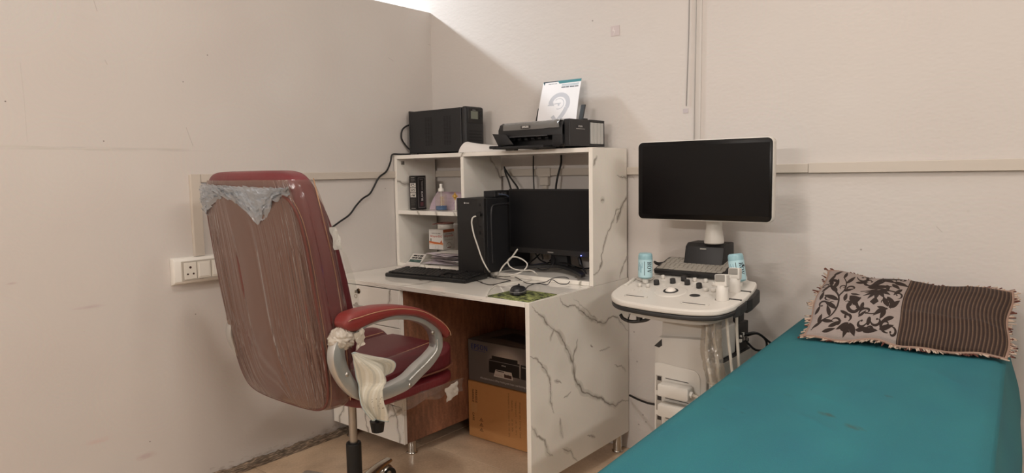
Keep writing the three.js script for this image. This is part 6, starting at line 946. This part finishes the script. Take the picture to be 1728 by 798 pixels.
{ // pillow leaning on the wall: front surface between its lower edge on the sheet and its upper edge on the wall
  const y0 = BH + 0.012, A = at(1357, 567, 'y', y0), Bp = at(1697, 604, 'y', y0), C = at(1398, 457, 'z', 0.075), D = at(1707, 491, 'z', 0.075);
  const t = thing('pillow', 'brown and beige damask pillow with frayed fringe leaning on the wall', 'pillow', [2.22, BH, 0.25]);
  const edge = (u, v) => { const a = A.clone().lerp(Bp, u), b = C.clone().lerp(D, u), p = a.lerp(b, v); const m = 0.05 * Math.sin(Math.PI * u); p.addScaledVector(V(0, 0.6, 0.8), 0); p.y += -0.014 * Math.sin(Math.PI * u) * v + v * 0.004 * Math.sin(u * 17) + (1 - v) * (0.010 * Math.exp(-Math.pow((u - 0.4) / 0.09, 2)) + 0.003 * Math.sin(u * 23)); p.z += (1 - v) * 0.006 * Math.sin(u * 13); p.x += 0.005 * Math.sin(v * 9) * (u < 0.5 ? 1 - u : u) ; return p; };
  const nrm = V(0, 0.86, 0.51);
  const puff = (u, v) => Math.pow(Math.max(0, 16 * u * (1 - u) * v * (1 - v)), 0.42);
  const wr = (u, v) => 0.018 * (fbm(u * 5 + 3, v * 4, 3) - 0.5) + 0.010 * Math.exp(-Math.pow((v - 0.34 + 0.1 * (u - 0.7)) / 0.04, 2)) * smooth(u, 0.45, 0.6) - 0.012 * Math.exp(-Math.pow((u - 0.36) / 0.12, 2)) * Math.exp(-Math.pow(v / 0.12, 2));
  const front = (u, v, k = 0) => edge(u, v).addScaledVector(nrm, 0.042 * puff(u, v) + wr(u, v) * puff(u, v) + k), rear = (u, v) => { const p = edge(u, v).addScaledVector(nrm, -0.052 * puff(u, v)); p.y = Math.max(p.y, BH + 0.009); p.z = Math.max(p.z, 0.008); return p; };
  const SPL = 0.49;
  // damask print, drawn as scrolling leaves
  const dam = canvas(1024, 1024, (c) => {
    c.fillStyle = '#9c8e87'; c.fillRect(0, 0, 1024, 1024); const r = rng(2);
    for (let i = 0; i < 5000; i++) { c.fillStyle = `rgba(${r() < 0.5 ? '120,106,98' : '182,168,160'},0.13)`; c.fillRect(r() * 1024, r() * 1024, 30 + r() * 50, 2); }
    c.fillStyle = c.strokeStyle = '#28180f'; c.lineCap = 'round';
    const leaf = (x, y, a, L, w, bend = 0.35) => { c.save(); c.translate(x, y); c.rotate(a); c.beginPath(); c.moveTo(0, 0); w *= 1.3; c.bezierCurveTo(L * 0.25, -w, L * 0.65, -w * (0.6 + bend), L, -L * bend * 0.5); c.bezierCurveTo(L * 0.7, w * (0.5 - bend), L * 0.3, w * 0.9, 0, 0); c.fill(); c.restore(); };
    const curl = (x, y, R, a0, turns, w0, dir = 1) => { const n = 60; let px, py; for (let i = 0; i <= n; i++) { const k = i / n, rr = R * (1 - 0.78 * k), a = a0 + dir * turns * Math.PI * 2 * k, X = x + rr * Math.cos(a), Y = y + rr * Math.sin(a); if (i) { c.lineWidth = Math.max(5, 1.25 * w0 * (0.25 + Math.sin(Math.min(1, k * 1.15) * Math.PI) * 0.9)); c.beginPath(); c.moveTo(px, py); c.lineTo(X, Y); c.stroke(); } px = X; py = Y; } c.beginPath(); c.arc(px, py, w0 * 0.62, 0, 7); c.fill(); };
    const stem = (pts, w0, w1) => { const cv = new THREE.CatmullRomCurve3(pts.map(([x, y]) => V(x, y, 0))); let p = cv.getPoint(0); for (let i = 1; i <= 50; i++) { const q = cv.getPoint(i / 50); c.lineWidth = lerp(w0, w1, i / 50); c.beginPath(); c.moveTo(p.x, p.y); c.lineTo(q.x, q.y); c.stroke(); p = q; } };
    // left frond
    stem([[60, 960], [140, 860], [250, 780], [310, 640], [300, 500], [210, 400], [130, 330]], 12, 26); stem([[300, 500], [330, 380], [300, 250], [230, 150]], 20, 10);
    for (const [x, y, a, L, w] of [[110, 880, -1.2, 120, 34], [150, 850, 0.2, 150, 30], [230, 790, -1.7, 150, 34], [300, 690, -2.4, 190, 40], [310, 560, -2.6, 210, 42], [260, 440, -2.2, 180, 40], [200, 380, -1.5, 190, 36], [150, 330, -1.9, 150, 34], [320, 400, -0.4, 120, 30], [300, 260, -1.0, 170, 32], [240, 170, -1.3, 130, 28], [60, 940, -0.5, 140, 26], [190, 250, -2.5, 120, 30]]) leaf(x, y, a, L, w);
    curl(400, 330, 60, 2.2, 0.8, 20); curl(120, 640, 70, 0.4, 0.8, 20, -1); curl(330, 860, 62, 3.4, 0.85, 18);
    // crown at the top
    curl(470, 90, 80, 3.0, 0.9, 24, -1); curl(560, 150, 95, 0.2, 0.9, 26); leaf(560, 250, -0.35, 250, 52); leaf(560, 270, 0.1, 300, 56, 0.2); leaf(600, 200, -0.7, 230, 44); leaf(690, 90, 0.7, 200, 46); leaf(700, 80, 0.2, 170, 40); curl(930, 110, 70, 2.4, 0.95, 24); leaf(850, 170, 0.5, 190, 44); leaf(840, 210, 0.9, 150, 36); leaf(800, 120, -0.2, 190, 40); leaf(780, 230, 1.3, 130, 34); stem([[520, 360], [640, 330], [760, 320], [860, 360], [930, 380]], 14, 26);
    // palmette in the middle
    for (const [a, L, w] of [[1.57, 190, 40], [1.05, 190, 36], [2.1, 190, 36], [0.6, 190, 34], [2.55, 190, 34], [0.2, 160, 30], [2.95, 160, 30]]) leaf(720, 340, a, L, w, 0.12);
    c.beginPath(); c.moveTo(720, 470); c.lineTo(770, 560); c.lineTo(720, 620); c.lineTo(670, 560); c.fill();
    // lower scrolls
    curl(520, 640, 110, -1.9, 0.75, 34, -1); leaf(430, 470, 1.1, 210, 46); leaf(420, 470, 0.4, 150, 36); curl(640, 720, 80, 2.6, 0.8, 22); leaf(880, 640, -1.8, 180, 42); leaf(890, 650, -0.8, 190, 44); leaf(870, 660, 2.6, 190, 40); leaf(860, 690, 2.1, 150, 36); stem([[640, 740], [720, 760], [800, 740], [870, 670]], 14, 24);
    for (const [x, y, a, L, w] of [[40, 760, -0.9, 130, 30], [80, 560, -1.3, 140, 34], [60, 430, -0.8, 150, 32], [70, 250, -1.1, 160, 34], [90, 120, -0.6, 150, 30], [380, 560, -1.4, 130, 30], [400, 210, -0.2, 150, 32], [420, 420, 0.3, 120, 28], [560, 480, 2.3, 150, 32], [600, 560, 1.9, 130, 30], [850, 470, 0.9, 150, 34], [930, 520, 1.9, 140, 32], [980, 300, 2.2, 150, 34], [960, 760, 2.7, 160, 34], [250, 920, -0.4, 160, 32], [200, 980, -0.2, 150, 28], [350, 700, 0.6, 130, 30], [760, 660, 0.3, 120, 28], [620, 640, 2.9, 130, 30], [560, 780, -0.6, 120, 28]]) leaf(x, y, a, L, w);
    curl(180, 520, 56, 1.0, 0.8, 16); curl(60, 330, 50, 0, 0.8, 15, -1); curl(860, 560, 62, 2.8, 0.85, 18); curl(960, 420, 56, 1.4, 0.8, 16, -1); curl(430, 600, 50, 3.9, 0.8, 15); curl(540, 30, 50, 0.4, 0.8, 16); curl(300, 330, 46, 2.0, 0.8, 14); curl(720, 960, 60, 3.0, 0.8, 16); curl(240, 640, 50, 5.2, 0.8, 14, -1); curl(960, 940, 60, 4.2, 0.8, 18);
    c.beginPath(); c.ellipse(690, 850, 24, 52, 0, 0, 7); c.fill(); curl(610, 850, 70, 0, 0.75, 20); curl(780, 850, 70, Math.PI, 0.75, 20, -1); curl(890, 880, 80, 1.2, 0.8, 24);
    leaf(470, 860, 1.9, 150, 40); leaf(480, 850, 1.2, 170, 44); leaf(470, 850, 2.7, 150, 36); leaf(560, 930, 0.2, 150, 34); leaf(820, 940, -0.3, 170, 36); leaf(640, 950, 0.2, 170, 36); leaf(380, 900, 0.6, 140, 36); curl(430, 780, 60, 1.0, 0.7, 24, -1);
  });
  const stripe = canvas(1024, 512, (c) => { c.fillStyle = '#301d15'; c.fillRect(0, 0, 1024, 512); const r = rng(5); for (let i = 0; i < 27; i++) { const x = 12 + i * 38; c.fillStyle = '#493428'; c.fillRect(x - 5, 0, 20, 512); c.fillStyle = '#6c5745'; c.fillRect(x, 0, 6, 512); c.fillStyle = '#241510'; c.fillRect(x + 22, 0, 3, 512); } for (let i = 0; i < 9000; i++) { c.fillStyle = `rgba(20,10,6,${0.15 * r()})`; c.fillRect(r() * 1024, r() * 512, 12, 1.5); } });
  const cloth = { bumpMap: rep(fineBump, 5), bumpScale: 0.0012, side: THREE.DoubleSide };
  obj('damask_panel', grid(60, 60, (u, v) => front(u * SPL, v), (u, v) => [u, v]), std(0xffffff, 0.85, { map: dam, ...cloth }), t);
  obj('striped_panel', grid(60, 60, (u, v) => front(lerp(SPL, 1, u), v, 0.0012 * Math.exp(-u * 30)), (u, v) => [u, v]), std(0xffffff, 0.85, { map: stripe, ...cloth }), t);
  obj('back_cover', grid(60, 40, (u, v) => rear(1 - u, v)), std(0x6d5a50, 0.9, cloth), t);
  const ring = (k) => { const P = []; for (let i = 0; i < 40; i++) P.push(edge(i / 40, 0)); for (let i = 0; i < 24; i++) P.push(edge(1, i / 24)); for (let i = 0; i < 40; i++) P.push(edge(1 - i / 40, 1)); for (let i = 0; i < 24; i++) P.push(edge(0, 1 - i / 24)); return P; };
  obj('piping', tube(ring(), 0.0042, 300, 6, true), std(0x94796a, 0.85), t);
  // frayed loops of thread all round: too many to count
  const r = rng(33), loops = [], loops2 = [], R0 = new THREE.CatmullRomCurve3(ring(), true), ctr = edge(0.5, 0.5);
  for (let i = 0; i < 300; i++) { const k = r(), p = R0.getPointAt(k), dir = p.clone().sub(ctr).setY(p.y - ctr.y).normalize(), tan = R0.getTangentAt(k), L = 0.008 + r() * 0.016, w = (r() - 0.5) * 0.018, up = V(0, r() * 0.4 - 0.1, r() * 0.5); const m = p.clone().addScaledVector(dir, L).addScaledVector(tan, w * 0.4).addScaledVector(up, 0.006), q = p.clone().addScaledVector(tan, w).addScaledVector(dir, r() < 0.5 ? 0 : L * 0.7); for (const X of [m, q]) { X.y = Math.max(X.y, BH + 0.008); X.z = Math.max(X.z, 0.004); } (r() < 0.62 ? loops : loops2).push(new THREE.TubeGeometry(new THREE.CatmullRomCurve3([p, m, q]), 6, 0.0012 + r() * 0.0007, 5)); }
  const f1 = obj('fringe', loops, std(0xb7a18f, 0.9), t), f2 = obj('fringe', loops2, std(0x5d3328, 0.9), t); f1.userData.kind = f2.userData.kind = 'stuff';
}
// ================================================================ socket board and hanging wires
{
  const z1 = at(292, 440, 'x', 0.03).z, yb = 0.802, yt = 0.905, z0 = 1.06, t = thing('socket_board', 'white wall socket board with switches behind the chair', 'socket', [0, yb, (z0 + z1) / 2]);
  obj('back_box', prism([[0.0005, yb], [0.028, yb + 0.008], [0.034, yb + 0.016], [0.034, yt - 0.012], [0.028, yt - 0.003], [0.0005, yt]].map(([x, y]) => [x, y]), 'z', z0, z1, 0.003), M.white, t);
  const pl = obj('plate', rbox(0.033, 0.0375, yb + 0.016, yt - 0.012, z0 + 0.008, z1 - 0.026, 0.002), std(0xb9b2a7, 0.35), t);
  const Z = (px) => at(px, 452, 'x', 0.038).z;
  const mod = (a, b, holes) => { const za = Z(b), zb = Z(a), m = obj(holes ? 'socket_module' : 'switch_module', rbox(0.037, 0.0395, yb + 0.022, yt - 0.018, za + 0.0012, zb - 0.0012, 0.0012), std(0xe2ddd2, 0.3), pl), zc = (za + zb) / 2, yc = (yb + yt) / 2 + 0.002; if (holes) for (const [dz, dy, r] of [[0, 0.013, 0.0045], [-0.011, -0.012, 0.0036], [0.011, -0.012, 0.0036]]) obj('hole', cyl([0.0392, yc + dy, zc + dz], [0.0402, yc + dy, zc + dz], r), std(0x3a1e16, 0.6), m); else obj('rocker', rbox(0.0392, 0.0412, yb + 0.028, yt - 0.024, za + 0.006, zb - 0.006, 0.001), std(0xe8e4db, 0.25), m); };
  mod(310, 332, true); mod(333, 356, false); mod(357, 379, false);
  const lg = at(340, 470, 'x', 0.036); obj('maker_mark', box(0.0374, 0.0378, lg.y - 0.0008, lg.y + 0.0012, lg.z - 0.008, lg.z + 0.008), std(0x8d867c, 0.5), pl);
}
{
  const q = (px, py, z = 0.004) => at(px, py, 'z', z);
  single('wire_casing', 'slim white wire casing running up the wall behind the ultrasound screen', 'trunking', q(1176, 230), (() => { const a = q(1171.5, 232, 0.006), b = q(1176, -40, 0.006), w = 0.022; return sheet(1, 12, (u, v) => V(lerp(a.x, b.x, v) + u * w, lerp(a.y - 0.2, b.y, v), 0.0045), 0.0042); })(), std(0xcac4be, 0.55));
  single('wall_wire', 'thin grey wire hanging on the wall above the ultrasound screen', 'wire', q(1158, 178), cord([q(1163.5, -30), q(1163, 0), q(1162, 60), q(1160, 120), q(1158, 178)], 0.0018, 60, 6), std(0x8f8a86, 0.5));
  single('wall_wire', 'thin white wire running along the slim wire casing', 'wire', q(1172, 230), cord([q(1175, -30, 0.0068), q(1174.5, 40, 0.0068), q(1172.5, 130, 0.0068), q(1171, 235, 0.0068)], 0.0017, 60, 6), std(0xa9a49e, 0.5));
  { const p = q(1156.5, 187, 0.001); single('tape_patch', 'small strip of clear tape at the end of the hanging wire', 'tape', p, rbox(p.x - 0.01, p.x + 0.012, p.y - 0.009, p.y + 0.009, 0.0003, 0.0012, 0.0003, 1), std(0xbfb6b8, 0.35)); }
  { const p = q(1038, 52, 0.001); single('tape_patch', 'square patch of old tape high on the wall above the printer', 'tape', p, rbox(p.x - 0.021, p.x + 0.021, p.y - 0.021, p.y + 0.021, 0.0003, 0.0012, 0.0003, 1), std(0xffffff, 0.6, { map: canvas(64, 64, (c) => { c.fillStyle = '#c6b9b7'; c.fillRect(0, 0, 64, 64); c.fillStyle = '#d8cfcb'; c.beginPath(); c.moveTo(22, 6); c.lineTo(12, 30); c.lineTo(26, 34); c.lineTo(18, 60); c.lineTo(34, 30); c.lineTo(22, 26); c.fill(); }) })); }
}
renderer.render(scene, camera);
